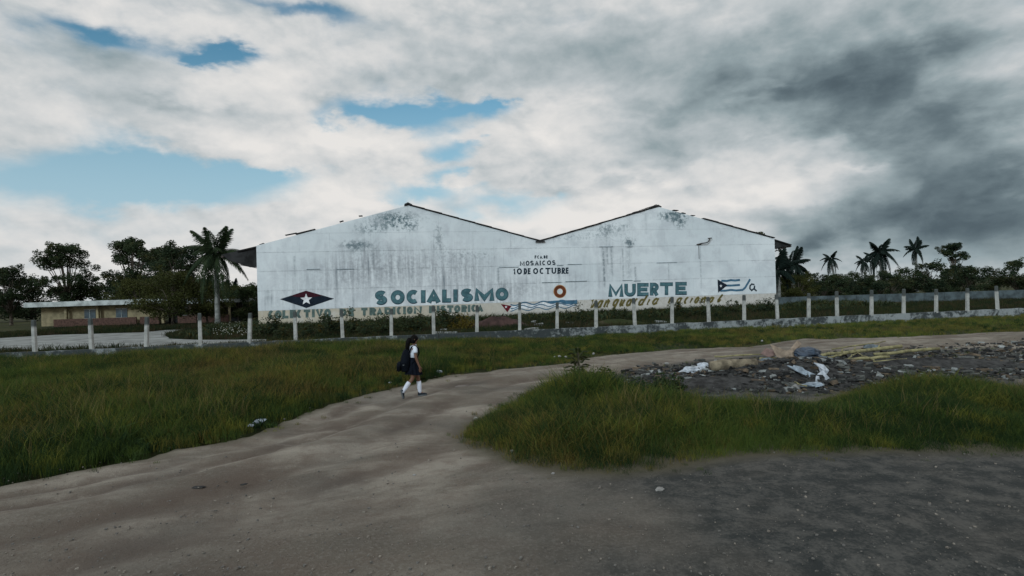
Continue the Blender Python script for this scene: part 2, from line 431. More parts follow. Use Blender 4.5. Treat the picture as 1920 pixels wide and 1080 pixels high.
def road_grid():
    xs = np.arange(-34, 60, .13); ys = np.concatenate([np.arange(2.5, 16, .10), np.arange(16, 40, .16)])
    X, Y = np.meshgrid(xs, ys); sd = poly_sd(road_poly, X, Y) + vnoise(X, Y, 1.1, 11) * .55
    isl = poly_sd(island_poly, X, Y)
    Z = terrain_z(X, Y)
    # wheel tracks: two soft grooves following the curve of the upper border
    for d0, w in ((.8, .2), (1.5, .2), (2.75, .3), (3.9, .35)):
        Z -= .05 * np.exp(-((sd - d0) / w) ** 2)
    Z += .05 * np.exp(-((sd - 2.0) / .3) ** 2)
    for (px, py, a, b_) in ((872, 719, 1.1, .45), (600, 800, 1.2, .35), (545, 826, .9, .2)):
        q = gp(px, py); Z -= .05 * np.exp(-(((X - q.x) / a) ** 2 + ((Y - q.y) / b_) ** 2))
    Z += np.clip(-(sd - .3), 0, 1) * -.15
    Z = np.maximum(Z, -.12)
    ny, nx = X.shape
    keep = sd > -.02
    fc = keep[:-1, :-1] & keep[1:, :-1] & keep[:-1, 1:] & keep[1:, 1:]
    idx = np.arange(nx * ny).reshape(ny, nx)
    Fq = np.stack([idx[:-1, :-1][fc], idx[:-1, 1:][fc], idx[1:, 1:][fc], idx[1:, :-1][fc]], 1)
    used = np.unique(Fq); mp = np.full(nx * ny, -1); mp[used] = np.arange(len(used))
    V = np.stack([X.ravel(), Y.ravel(), Z.ravel()], 1)[used]
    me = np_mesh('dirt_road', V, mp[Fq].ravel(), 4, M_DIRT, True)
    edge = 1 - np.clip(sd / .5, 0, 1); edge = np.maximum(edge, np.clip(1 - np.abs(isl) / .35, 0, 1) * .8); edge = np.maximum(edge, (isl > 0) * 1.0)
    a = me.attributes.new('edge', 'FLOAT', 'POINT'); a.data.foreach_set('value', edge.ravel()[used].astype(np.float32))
    trk = np.zeros(X.shape)
    for d0, w in ((.75, .22), (1.5, .2), (2.7, .3), (3.9, .4)):
        trk = np.maximum(trk, np.exp(-((sd + vnoise(X, Y, .25, 61) * .8 - d0) / w) ** 2) * np.clip(.55 + vnoise(X * .6, Y * .6, .9, 62 + int(d0 * 4)) * 2.6, 0, 1))
    for (px, py, a, b_) in ((872, 719, 1.3, .5), (625, 798, 1.5, .4), (545, 826, 1.0, .22), (1150, 700, 2.0, .5)):
        q = gp(px, py); trk = np.maximum(trk, .9 * np.exp(-(((X - q.x) / a) ** 2 + ((Y - q.y - (X - q.x) * .25) / b_) ** 2)))
    a = me.attributes.new('track', 'FLOAT', 'POINT'); a.data.foreach_set('value', np.clip(trk, 0, 1).ravel()[used].astype(np.float32))
    tr = poly_sd(trash_poly, X, Y)
    # dark gravel: the wide mouth of the track in front of the grass island and around the rubbish
    near = gp(1250, 960)
    gvl = np.clip((X - (-.5) - (Y - 5) * -.25) / 3.2, 0, 1) * np.clip((10.6 - Y) / 1.5, 0, 1)
    gvl = np.maximum(gvl, np.clip((tr + .6) / .8, 0, 1)) + vnoise(X, Y, .8, 21, 6) * 1.1
    a = me.attributes.new('gravel', 'FLOAT', 'POINT'); a.data.foreach_set('value', np.clip(gvl, 0, 1).ravel()[used].astype(np.float32))
    return link('dirt_road', me)


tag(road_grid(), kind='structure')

# muddy puddle in the wheel track
M_WATER = mat('muddy_water', (.10, .072, .05), .42, .15, 3, .3, 14, spec=.25)
mb = MB(); c0 = gp(874, 719); vs = []
for k in range(40):
    th = 2 * pi * k / 40; r = 1 + .18 * sin(3 * th + 1) + .10 * sin(7 * th) + .06 * sin(13 * th)
    vs.append((c0.x + .62 * r * cos(th) + .1 * r * sin(th), c0.y + .17 * r * sin(th) + .1 * r * cos(th), float(terrain_z(np.array([c0.x]), np.array([c0.y]))[0]) - .070))
mb.add(vs, [tuple(range(40))]); tag(mb.build('puddle', M_WATER), kind='structure')

# pale drive in the yard on the left
M_DRIVE = mat('driveway', (.22, .235, .23), .9, .25, .8, .4, 8)
dp = [(-300, 652), (100, 628), (267, 623), (310, 619), (357, 617), (330, 621), (308, 628), (320, 635), (365, 637), (440, 637), (500, 636), (500, 641), (420, 645), (330, 649), (267, 650), (-100, 662), (-320, 668)]
mb = MB(); mb.add([(*g2(*p), .0) for p in dp], [tuple(range(len(dp)))]); tag(mb.build('driveway', M_DRIVE), kind='structure')

# ------------------------------------------------------------------ warehouse
B0 = gp(485, 617); B1 = gp(1456, 578)
wd = (B1 - B0); W = wd.length; wd.normalize(); wn = Vector((-wd.y, wd.x, 0))   # wn points away from the camera
BROT = atan2(wd.y, wd.x)


def wuz(px, py, off=0.0):
    """pixel -> (u, z) on the front wall"""
    d = ray(px, py); o = Vector((0, 0, H)); p0 = B0 - wn * off
    tt = (p0 - o).dot(wn) / d.dot(wn); p = o + d * tt
    return (p - B0).dot(wd), p.z


EL = wuz(479, 461); PK1 = wuz(765, 385); VL = wuz(1012, 453); PK2 = wuz(1235, 388); ER = wuz(1451, 448)
prof = [(0, EL[1]), PK1, VL, PK2, (W, ER[1])]
bld = tag(empty('warehouse', B0, BROT), 'long whitewashed twin-gabled warehouse with painted slogans on its stained front wall', 'warehouse')
DEPTH = 24.0

m = bpy.data.materials.new('stained_whitewash'); m.use_nodes = True
t = NT(m.node_tree); bs = t.n['Principled BSDF']; P = t.node('ShaderNodeTexCoord').outputs['Object']
u, v_, z = t.sep(P)
P2 = t.vec(u, 0.0, z)
nbig = t.noise(P2, .14, 5, .6, .4); nmed = t.noise(P2, .55, 7, .68, .5); nf = t.noise(P2, 3.5, 6, .7, .4)
drip = t.noise(t.vec(u * 3.0, 0.0, z * .22), 1.0, 6, .62, .25); drip2 = t.noise(t.vec(u * .9, 3.0, z * .12), 1.0, 4, .6, .2)
grit = t.noise(P2, 14, 4, .75)
c = t.mix(t.ss(nbig, .38, .62), (.65, .715, .75), (.76, .815, .845))
c = t.mix(t.ss(nmed, .42, .68) * .6, c, (.50, .54, .58))


def wb(lst):
    tot = None
    for px, py, rx, ry, w in lst:
        a, b_ = wuz(px, py); k = t.blob(u, z, a, b_, rx / 20.5, ry / 20.5) * w
        tot = k if tot is None else tot + k
    return tot


mold = wb([(742, 408, 50, 13, .80), (690, 430, 36, 11, .62), (668, 460, 30, 10, .7), (760, 425, 30, 10, .7), (822, 440, 14, 26, .45), (1060, 445, 70, 9, .45), (1150, 425, 60, 12, .45),
           (1180, 455, 14, 10, .8), (1262, 405, 34, 12, .95), (1275, 420, 14, 14, .6), (1140, 440, 40, 16, .3), (735, 470, 120, 20, .25), (880, 480, 60, 14, .4), (1330, 420, 40, 10, .25)])
gry = wb([(760, 505, 130, 34, .9), (700, 480, 60, 30, .5), (870, 510, 60, 44, .6), (975, 540, 50, 20, .85), (930, 560, 40, 18, .4), (640, 520, 60, 30, .55), (545, 560, 50, 30, .5), (1080, 520, 60, 34, .35), (1135, 500, 12, 44, .45),
          (1170, 500, 20, 40, .3), (800, 560, 200, 20, .35)])
mm = t.ss(nmed * .45 + nf * .55, .43, .53)
c = t.mix(t.ss(mold + (nf - .5) * 1.3, .25, .95) * mm * t.ss(grit + nf, .70, 1.05), c, (.13, .19, .215))
c = t.mix(gry * t.ss(drip * .6 + nf * .4, .36, .62) * .85, c, (.33, .355, .385))
dr = t.ss(drip, .57, .74) * t.ss(nmed, .38, .6)
c = t.mix(dr * (gry + mold * .6 + .22), c, (.20, .24, .27))
dr2 = t.ss(t.noise(t.vec(u * 7.0, 5.0, z * .35), 1.0, 5, .6, .2), .60, .72) * t.ss(t.noise(t.vec(u * .4, 2.0, z * .5), 1.0, 3, .5), .48, .60)
c = t.mix(dr2 * .55, c, (.25, .29, .32))
# dark drip lines under the sills and pipe
dl = None
for px, y0, y1, w_, k in ((1131, 463, 540, 2.2, 1.), (1138, 463, 500, 1.4, .8), (1146, 463, 525, 1.8, .8), (1167, 466, 530, 1.6, .6), (1180, 450, 470, 6, 1.), (1178, 470, 530, 6, .4), (1191, 500, 535, 1.8, .7), (1312, 460, 545, 1.5, .5), (1253, 494, 528, 1.3, .5),
                          (552, 480, 525, 1.5, .5), (772, 490, 540, 2, .5), (822, 425, 470, 4, .45), (934, 502, 535, 2, .7), (1274, 400, 428, 3, .8), (699, 470, 500, 3, .45), (730, 500, 560, 2.5, .3), (1049, 430, 448, 1.8, .5), (1048, 512, 530, 2.5, .45), (503, 545, 575, 4, .35), (1210, 400, 440, 3, .25), (1137, 430, 450, 2.6, .5)):
    a, zt = wuz(px, y0); _, zb = wuz(px, y1)
    k_ = t.math('EXPONENT', ((u + (drip - .5) * .1 - a) * (20.5 / w_)) * ((u + (drip - .5) * .1 - a) * (20.5 / w_)) * -1.0) * t.ss(z, zb - .25, zb + .8) * t.ss(z, zt + .05, zt - .05) * k
    dl = k_ if dl is None else dl + k_
c = t.mix(dl * t.ss(nf, .3, .6) * .85, c, (.15, .19, .215))
zl = wuz(900, 569)[1]; z1h, z2h, z3h, z4h = zl, wuz(900, 534)[1], wuz(900, 500)[1], wuz(900, 467)[1]
# bare band above the ground: cream on the left, pale grey to the right; splash dirt at the foot
band = t.ss(z + (grit - .5) * .06, zl + .03, zl - .03)
cream = t.mix(t.ss(u + (nmed - .5) * 14, 8, 27), (.50, .455, .36), (.56, .55, .52))
cream = t.mix(t.ss(nf, .42, .66) * .6, cream, (.40, .38, .33))
cream = t.mix(t.ss(nmed, .52, .66) * .5, cream, (.62, .62, .60))
cjh = t.ss(nmed * .5 + nf * .5, .40, .62)
for zz_ in (z1h, z2h, z3h, z4h):
    c = t.mix(t.math('EXPONENT', (z - zz_) * (z - zz_) * -900.0) * cjh * .55, c, (.30, .34, .36))
c = t.mix(band, c, cream)
c = t.mix(t.ss(z + (nf - .5) * 1.0, .75, .05) * .8, c, (.17, .16, .13))
c = t.mix(t.ss(grit, .5, .8) * .12, c, (.3, .33, .35))
t.put(bs.inputs['Base Color'], c); bs.inputs['Roughness'].default_value = .9; bs.inputs['Specular IOR Level'].default_value = .15
bn = t.node('ShaderNodeBump'); bn.inputs['Strength'].default_value = .5; bn.inputs['Distance'].default_value = .015
t.put(bn.inputs['Height'], nf * .7 + grit * .5 + nmed * .6); t.l.new(bn.outputs[0], bs.inputs['Normal'])
M_WALL = m
M_JOINT = mat('mortar_joint', (.30, .33, .35), .95, .3, 2, .2, 20)
M_ROOF = mat('weathered_roof_sheet', (.026, .027, .028), .9, .4, 1.5, .3, 8)
M_STEEL = mat('rusty_steel', (.05, .04, .035), .7, .4, 3, .2, 20)


def ztop(uu):
    for i in range(4):
        a, b_ = prof[i], prof[i + 1]
        if a[0] <= uu <= b_[0] + 1e-6: return a[1] + (b_[1] - a[1]) * (uu - a[0]) / (b_[0] - a[0])
    return prof[-1][1]


# backing wall (solid) and gable back
mb = MB(); mb.prism([(0, -.06)] + [(W, -.06)] + [(p[0], p[1] - .03) for p in prof[::-1]], .06, .25); mb.build('gable_wall', M_WALL, bld)
mb = MB(); mb.prism([(0, -.06), (.2, -.06), (.2, EL[1] - .1), (0, EL[1] - .1)], .25, DEPTH); mb.build('side_wall', M_WALL, bld)
mb = MB(); mb.prism([(W - .2, -.06), (W, -.06), (W, ER[1] - .1), (W - .2, ER[1] - .1)], .25, DEPTH); mb.build('side_wall', M_WALL, bld)
mb = MB(); mb.prism([(0, -.06)] + [(W, -.06)] + [(p[0], p[1] - .03) for p in prof[::-1]], DEPTH, DEPTH + .2); mb.build('gable_wall', M_WALL, bld)


def clip(poly, a, b_, c_):
    out_ = []
    for i in range(len(poly)):
        p, q = poly[i], poly[(i + 1) % len(poly)]
        dp_, dq = a * p[0] + b_ * p[1] - c_, a * q[0] + b_ * q[1] - c_
        if dp_ <= 0: out_.append(p)
        if (dp_ < 0) != (dq < 0) and abs(dp_ - dq) > 1e-9:
            k = dp_ / (dp_ - dq); out_.append((p[0] + k * (q[0] - p[0]), p[1] + k * (q[1] - p[1])))
    return out_


# wall panels, course by course
z1 = zl; z2 = wuz(900, 534)[1]; z3 = wuz(900, 500)[1]; z4 = wuz(900, 467)[1]; dzc_ = z4 - z3
levels = [-.05, z1, z2, z3, z4] + [z4 + dzc_ * k for k in range(1, 5)]
GAP = .004
for half in (0, 1):
    ua, ub = (0, VL[0]) if half == 0 else (VL[0], W)
    ps = prof[half * 2: half * 2 + 3]
    for r in range(len(levels) - 1):
        n = 8 if half == 0 else 8
        cuts = [ua + (ub - ua) * (k + (random.uniform(-.16, .16) if 0 < k < n else 0)) / n for k in range(n + 1)]
        for k in range(n):
            a, b_ = cuts[k], cuts[k + 1]
            poly = [(a + (GAP if k else (0 if half == 0 else GAP * .3)), levels[r] + GAP), (b_ - (GAP if k < n - 1 else 0), levels[r] + GAP), (b_ - (GAP if k < n - 1 else 0), levels[r + 1] - GAP), (a + (GAP if k else (0 if half == 0 else GAP * .3)), levels[r + 1] - GAP)]
            for i in range(2):
                (x0, y0), (x1, y1) = ps[i], ps[i + 1]; nx_, ny_ = -(y1 - y0), (x1 - x0)
                poly = clip(poly, nx_, ny_, nx_ * x0 + ny_ * y0)
                if len(poly) < 3: break
            if len(poly) < 3 or max(p[1] for p in poly) - min(p[1] for p in poly) < .08: continue
            mb = MB(); pr = random.uniform(-.0025, .0025); mb.prism(poly, -.03 + pr, .058)
            mb.build('wall_panel', M_WALL, bld)

# roof: overlapping rows of sheets on the four slopes; some lie below the top of the wall
ov_l = (EL[0] - wuz(424, 472)[0], 0); ov_l = 2.75; ov_r = 1.75
for i in range(4):
    (x0, y0), (x1, y1) = prof[i], prof[i + 1]; L = hypot(x1 - x0, y1 - y0); n = 8
    up = i % 2 == 0
    for k in range(n):
        f0, f1 = k / n, (k + 1) / n
        a = (x0 + (x1 - x0) * f0, y0 + (y1 - y0) * f0); b_ = (x0 + (x1 - x0) * f1, y0 + (y1 - y0) * f1)
        if i == 0: vis = k in (2,)
        elif i == 3: vis = k >= 3
        else: vis = True
        off = .03 if vis else -.16; yf = -.14 if vis else .28
        if not vis: off -= .05
        lo = .035 if up else 0; hi = 0 if up else .035     # the lower sheet slides under the upper one
        s_ = .0
        mb = MB()
        j = random.uniform(-.03, .03)
        th = .085 if vis else .06
        mb.prism([(a[0], a[1] + off + lo + j * .3), (b_[0], b_[1] + off + hi + j * .3), (b_[0], b_[1] + off + hi + th), (a[0], a[1] + off + lo + th)], yf + j, DEPTH + .3)
        mb.build('roof_sheet', M_ROOF, bld)
# ridge caps
for p in (PK1, PK2):
    mb = MB(); mb.prism([(p[0] - .32, p[1] - .02), (p[0], p[1] + .08), (p[0] + .32, p[1] - .02), (p[0] + .36, p[1] + .06), (p[0], p[1] + .24), (p[0] - .30, p[1] + .10)], -.2 if p is PK1 else .1, DEPTH + .35); mb.build('ridge_cap', M_ROOF, bld)
# broken tiles lifted near the second peak and along the left slope
for (px, py, ln, tl) in ((1220, 389, .7, .45), (1208, 393, .6, .5), (1228, 387, .4, .9), (1195, 397, .6, .35), (1183, 401, .5, .4), (1300, 403, .4, -.1), (1268, 393, .5, -.15), (1283, 398, .35, -.4), (545, 440, .9, .33), (640, 415, .3, .5), (676, 404, .3, .1), (490, 458, .3, .6)):
    q = wuz(px, py); mb = MB()
    mb.prism([(q[0] - ln / 2, q[1] - .05), (q[0] + ln / 2, q[1] - .05 + ln * tl * .6), (q[0] + ln / 2, q[1] + ln * tl * .6), (q[0] - ln / 2, q[1])], .0, .5); mb.build('broken_tile', M_ROOF, bld)
mb = MB(); mb.prism([(VL[0] - .45, VL[1] - .07), (VL[0] + .45, VL[1] - .07), (VL[0] + .4, VL[1] + .06), (VL[0] - .4, VL[1] + .06)], -.2, -.145); mb.build('valley_gutter_end', M_ROOF, bld)

# side canopies under the eaves: sheet, purlins, truss frames and gutter
def canopy(u0, sgn, wid, ze, drop, segs):
    for (y0, y1, w2) in segs:
        mb = MB(); w2 = wid * w2
        mb.prism([(u0, ze - .02), (u0 + sgn * w2, ze - drop * w2 / wid), (u0 + sgn * w2, ze - drop * w2 / wid + .09), (u0, ze + .09)], y0, y1); mb.build('canopy_sheet', M_ROOF, bld)
    y = .2
    while y < DEPTH:
        mb = MB()
        mb.tube([(u0, y, ze - 1.15), (u0 + sgn * wid * .86, y, ze - drop * .86 - .16)], .05, 5)
        mb.tube([(u0, y, ze - .12), (u0 + sgn * wid * .9, y, ze - drop * .9 - .1)], .05, 5)
        for f in (.25, .5, .75):
            mb.tube([(u0 + sgn * wid * f, y, ze - drop * f - .1), (u0 + sgn * wid * (f - .1), y, ze - 1.15 + (1.0 - drop) * (f - .1))], .03, 4)
        mb.build('canopy_truss', M_STEEL, bld); y += 3.4
    mb = MB(); yy = .3
    mb.box((u0 + sgn * wid * .55, 8, ze - drop * .55 - .27), (wid * .9, 15.0, .10))
    mb.build('canopy_ceiling', M_ROOF, bld)
    mb = MB(); mb.tube([(u0 + sgn * (wid - .15), -.1, ze - drop - .1), (u0 + sgn * (wid - .15), DEPTH, ze - drop - .1)], .09, 6); mb.build('gutter', M_STEEL, bld)


mb = MB(); zc = EL[1] - .12; mb.prism([(-.02, zc - .03), (-2.6, zc - .60), (-2.15, zc - 1.02), (-.55, zc - 1.62), (-.02, zc - 1.62)], .12, .2); mb.build('canopy_end_board', M_ROOF, bld)
mb = MB(); zc = ER[1] - .1; mb.prism([(W + .02, zc - .03), (W + 1.75, zc - .54), (W + 1.35, zc - .68), (W + .02, zc - .80)], .12, .2); mb.build('canopy_end_board', M_ROOF, bld)
canopy(0, -1, 2.75, EL[1] - .12, .62, ((.3, 9, 1.0), (-.05, .3, .55), (9, DEPTH, .98)))
canopy(W, 1, 1.85, ER[1] - .1, .55, ((-.05, DEPTH, 1.0),))
# truss lattice hanging at the left eave
mb = MB()
for k in range(14):
    ya = 1 + k * 1.5
    mb.tube([(-2.3, ya, EL[1] - 1.0), (-2.3, ya + .75, EL[1] - 1.28), (-2.3, ya + 1.5, EL[1] - 1.0)], .03, 4)
mb.tube([(-2.3, 1, EL[1] - 1.0), (-2.3, DEPTH, EL[1] - 1.0)], .035, 4); mb.tube([(-2.3, 1, EL[1] - 1.3), (-2.3, DEPTH, EL[1] - 1.3)], .035, 4)
mb.build('eave_lattice', M_STEEL, bld)
# little ledges and recesses in the wall
M_LEDGE = mat('stained_ledge', (.22, .27, .30), .9, .3, 4, .3, 20)
for (x0, x1, yy) in ((1123, 1149, 463), (1167, 1185, 526), (1188, 1201, 527), (1231, 1269, 493), (1016, 1052, 530), (1060, 1100, 528), (632, 664, 505), (936, 972, 501.5), (1044, 1056, 498), (1176, 1185, 463), (1064, 1090, 496), (575, 600, 505)):
    a = wuz(x0, yy); b_ = wuz(x1, yy); mb = MB(); mb.box(((a[0] + b_[0]) / 2, -.045, a[1]), (b_[0] - a[0], .05, .055)); mb.build('wall_ledge', M_LEDGE, bld)
# bent pipe with a cap
a = wuz(1309, 458); b_ = wuz(1326, 455); c_ = wuz(1328, 448); d_ = wuz(1329, 446.5)
mb = MB(); mb.tube([(a[0], -.03, a[1]), (a[0] + .15, -.25, a[1] + .05), (b_[0] - .2, -.3, b_[1] - .02), (b_[0], -.3, b_[1] + .12), (c_[0], -.3, c_[1])], .05, 7)
mb.tube([(c_[0] - .2, -.3, c_[1] + .02), (c_[0] + .2, -.3, c_[1] + .05)], .05, 6)
mb.tube([(a[0] - .18, -.05, a[1] - .04), (a[0] + .3, -.05, a[1] + .0)], .07, 6); mb.tube([(a[0] + .03, -.04, a[1]), (a[0] + .03, -.04, a[1] - 1.4)], .022, 5)
mb.build('lamp_pipe', M_STEEL, bld, True)

# ------------------------------------------------------------------ painted lettering
_a = lambda t0, t1, n, cx=.5, cy=.5, rx=.5, ry=.5: [(cx + rx * cos(radians(t0 + (t1 - t0) * i / n)), cy + ry * sin(radians(t0 + (t1 - t0) * i / n))) for i in range(n + 1)]
G = {
    'O': ['c', _a(0, 345, 23)], 'C': [_a(52, 308, 18)], 'I': [[(.5, 0), (.5, 1)]], 'L': [[(0, 1), (0, 0), (1, 0)]],
    'A': [[(0, 0), (.5, 1), (1, 0)], [(.2, .3), (.8, .3)]], 'M': [[(0, 0), (0, 1), (.5, .12), (1, 1), (1, 0)]], 'N': [[(0, 0), (0, 1), (1, 0), (1, 1)]],
    'S': [_a(35, 250, 12, .5, .745, .5, .26) + _a(85, -150, 12, .5, .255, .5, .26)],
    'U': [[(0, 1), (0, .4)] + _a(180, 360, 10, .5, .36, .5, .36) + [(1, 1)]],
    'E': [[(1, 1), (0, 1), (0, 0), (1, 0)], [(0, .52), (.85, .52)]], 'F': [[(1, 1), (0, 1), (0, 0)], [(0, .52), (.8, .52)]],
    'R': [[(0, 0), (0, 1)] + _a(90, -90, 9, .5, .74, .5, .26) + [(0, .48)], [(.4, .48), (1, 0)]],
    'T': [[(0, 1), (1, 1)], [(.5, 1), (.5, 0)]], 'V': [[(0, 1), (.5, 0), (1, 1)]], 'H': [[(0, 0), (0, 1)], [(1, 0), (1, 1)], [(0, .5), (1, .5)]],
    'D': [[(0, 0), (0, 1)] + _a(90, -90, 11, .35, .5, .65, .5) + [(0, 0)]], 'B': [[(0, 0), (0, 1)] + _a(90, -90, 8, .4, .76, .55, .24) + _a(90, -90, 8, .4, .27, .6, .27) + [(0, 0)]],
    '1': [[(-.35, .72), (.55, 1), (.55, 0)], [(-.1, .04), (1.15, .04)]], '.': [[(.5, 0), (.5, .12)]],
    'v': [[(-.1, .85), (.15, 1), (.4, .05), (.75, .15), (1, .9), (.8, 1)]], 'a': [_a(40, 330, 12, .42, .45, .42, .42), [(.85, .95), (.8, .2), (1.15, .12)]],
    'n': [[(0, .9), (.12, 0)], [(.1, .55), (.45, .95), (.75, .8), (.8, .1), (1.1, .1)]], 'g': [_a(40, 330, 12, .42, .55, .42, .4), [(.85, 1.0), (.8, -.3), (.4, -.6), (0, -.45)]],
    'u': [[(0, .95), (.05, .25), (.35, .02), (.75, .35), (.85, .95)], [(.83, .5), (.85, .1), (1.15, .15)]], 'r': [[(0, .9), (.15, 0)], [(.12, .5), (.5, .95), (.95, .85)]],
    'd': [_a(40, 330, 12, .4, .42, .4, .4), [(1.0, 1.45), (.8, .15), (1.1, .1)]], 'i': [[(.3, .85), (.35, .1), (.95, .12)]], 'c': [_a(50, 315, 12, .45, .47, .45, .45)],
    'o': ['c', _a(0, 345, 15, .5, .48, .45, .45)], 'l': [[(1.0, 1.4), (.45, .35), (.55, .05), (.85, .1), (1.25, .5)]],
}


def ribbon(mb, pts, w, y, closed=False):
    n = len(pts); L, R = [], []
    for i in range(n):
        p = Vector(pts[i])
        a = Vector(pts[i - 1]) if (i > 0 or closed) else None
        b_ = Vector(pts[(i + 1) % n]) if (i < n - 1 or closed) else None
        d1 = (p - a).normalized() if a is not None else None; d2 = (b_ - p).normalized() if b_ is not None else None
        if d1 is None: d1 = d2
        if d2 is None: d2 = d1
        n1 = Vector((-d1.y, d1.x)); n2 = Vector((-d2.y, d2.x)); mi = n1 + n2
        if mi.length < .3: mi = n1; k = 1
        else:
            mi.normalize(); k = min(1 / max(mi.dot(n1), .45), 1.42 if mi.dot(n1) > .6 else 1.0)
        L.append(p + mi * w / 2 * k); R.append(p - mi * w / 2 * k)
    vs = [(q.x, y, q.y) for q in L] + [(q.x, y, q.y) for q in R]
    m_ = n if closed else n - 1
    mb.add(vs, [(i, (i + 1) % n, n + (i + 1) % n, n + i) for i in range(m_)])


def glyph(mb, ch, x0, x1, ytop, ybot, th, y, grow=0.0, slant=0.0, jit=.0):
    """letter in the pixel box x0..x1, ytop..ybot painted on the wall; th in px"""
    g = G[ch]; closed = g[0] == 'c'; strokes = g[1:] if closed else g
    s_ = 0
    w = (th * (1.18 if ch in 'MA' and th > 5 else 1) + grow) / 20.5
    if ch == 'I' or ch == '.': xa, xb = (x0 + x1) / 2, (x0 + x1) / 2 + .01
    else: xa, xb = x0 + th / 2, x1 - th / 2
    for st in strokes:
        q = []; ns = len(st); hh = th / 2
        for i, (gx, gy) in enumerate(st):
            yb_, yt_ = ybot - hh, ytop + hh; ex_ = 0
            if ch.islower(): yb_, yt_ = ybot - hh * .6, ytop + hh * .6
            elif ch in 'MNVA' : yb_, yt_ = (ybot, ytop) if i in (0, ns - 1) else (ybot - hh * .9, ytop + hh * .9)
            elif ch not in 'OCS' and i in (0, ns - 1):
                nb_ = st[1] if i == 0 else st[-2]
                if abs(nb_[1] - gy) > abs(nb_[0] - gx) * .6 and not (ch in 'BD'): yb_, yt_ = ybot, ytop
                elif abs(nb_[1] - gy) < .05 and gx > .6 and ch in 'ELFT': ex_ = hh
                elif abs(nb_[1] - gy) < .05 and gx < .1 and ch == 'T': ex_ = -hh
                if ch == 'R' and gy == 0: yb_ = ybot
            px = xa + (xb - xa) * gx + slant * gy * (ybot - ytop) + ex_
            py = yb_ + (yt_ - yb_) * gy
            q.append(wuz(px + random.uniform(-jit, jit), py + random.uniform(-jit, jit)))
        ribbon(mb, q, w, y, closed)
        if grow and not closed and False: pass
        y -= .0015
    return y


def paint(name, c_, fade=.5, fc=(.55, .57, .58), sc=2.5, amt=.5):
    m = bpy.data.materials.new(name); m.use_nodes = True
    t = NT(m.node_tree); bs = t.n['Principled BSDF']; P = t.node('ShaderNodeTexCoord').outputs['Object']
    n1 = t.noise(P, sc, 6, .7, .3); n2 = t.noise(P, 9, 5, .75)
    x = t.mix(t.ss(n1, .35, .65), tuple(k * .75 for k in c_), tuple(k * 1.2 for k in c_))
    x = t.mix(t.ss(n2 * .6 + n1 * .4, fade, fade + .14) * amt, x, fc)
    t.put(bs.inputs['Base Color'], x); bs.inputs['Roughness'].default_value = .8; bs.inputs['Specular IOR Level'].default_value = .15
    return m


M_TEAL = paint('teal_paint', (.070, .155, .180), .55, (.40, .46, .48), 2.2, .45); M_TEAL_D = paint('dark_outline_paint', (.025, .06, .085), .62)
M_GREEN = paint('faded_green_paint', (.10, .15, .14), .56, (.40, .38, .32), 2, .5); M_BLACK = paint('black_paint', (.018, .035, .05), .70, amt=.12)
M_OLIVE = paint('olive_paint', (.13, .112, .040), .58, (.50, .47, .38), 3, .3); M_BROWN = paint('brown_paint', (.13, .040, .020), .66, amt=.25); M_ORANGE = paint('orange_paint', (.42, .22, .07), .6)
M_RED = paint('red_paint', (.13, .012, .022), .64, amt=.25); M_BLUE = paint('blue_paint', (.06, .150, .235), .56); M_NAVY = paint('navy_paint', (.010, .018, .030), .62, amt=.2)
M_WHITE = paint('white_paint', (.70, .73, .76), .62, (.55, .57, .58)); M_DRED = paint('dark_red_paint', (.045, .010, .018), .66, amt=.2)
lin = lambda a, b_, x: a[1] + (b_[1] - a[1]) * (x - a[0]) / (b_[0] - a[0])
YP = -.042


def word(letters, top, bot, th, mt, name, mt_out=None, grow=0, slant=0., jit=.25, sh=(0, 0), label=None):
    for i, (ch, x0, x1) in enumerate(letters):
        xm = (x0 + x1) / 2
        mb = MB(); glyph(mb, ch, x0, x1, lin(*top, xm), lin(*bot, xm), th, YP - .008, 0, slant, jit if not mt_out else 0)
        o = mb.build(name, mt, bld)
        if label: o['label'] = label
        if mt_out:
            mb = MB(); glyph(mb, ch, x0 + sh[0], x1 + sh[0], lin(*top, xm) - grow * .35 + sh[1], lin(*bot, xm) + grow * .35 + sh[1], th, YP, grow, slant)
            mb.build('letter_outline', mt_out, o)
    return None


word([('S', 704, 724.5), ('O', 733.5, 757.5), ('C', 763, 786.5), ('I', 789.5, 797), ('A', 800.5, 825), ('L', 829.5, 845.5), ('I', 850, 857.5), ('S', 865, 885.5), ('M', 890.5, 925), ('O', 929.5, 952)],
         ((714, 546), (941, 540.5)), ((714, 570), (941, 562)), 6.5, M_TEAL, 'slogan_letter', M_TEAL_D, 1.6, sh=(.3, .4), label='letter of the large teal word SOCIALISMO')
word([('M', 1141, 1167.5), ('U', 1170.5, 1191), ('E', 1194.5, 1215.5), ('R', 1218.5, 1234), ('T', 1237, 1261), ('E', 1266, 1287)],
         ((1150, 533), (1276, 529.5)), ((1150, 555.8), (1276, 551.4)), 5.6, M_TEAL, 'slogan_letter', M_TEAL_D, 1.6, sh=(.3, .4), label='letter of the large teal word MUERTE')
tp, bt = ((505, 582.5), (900, 571)), ((505, 598), (900, 584))
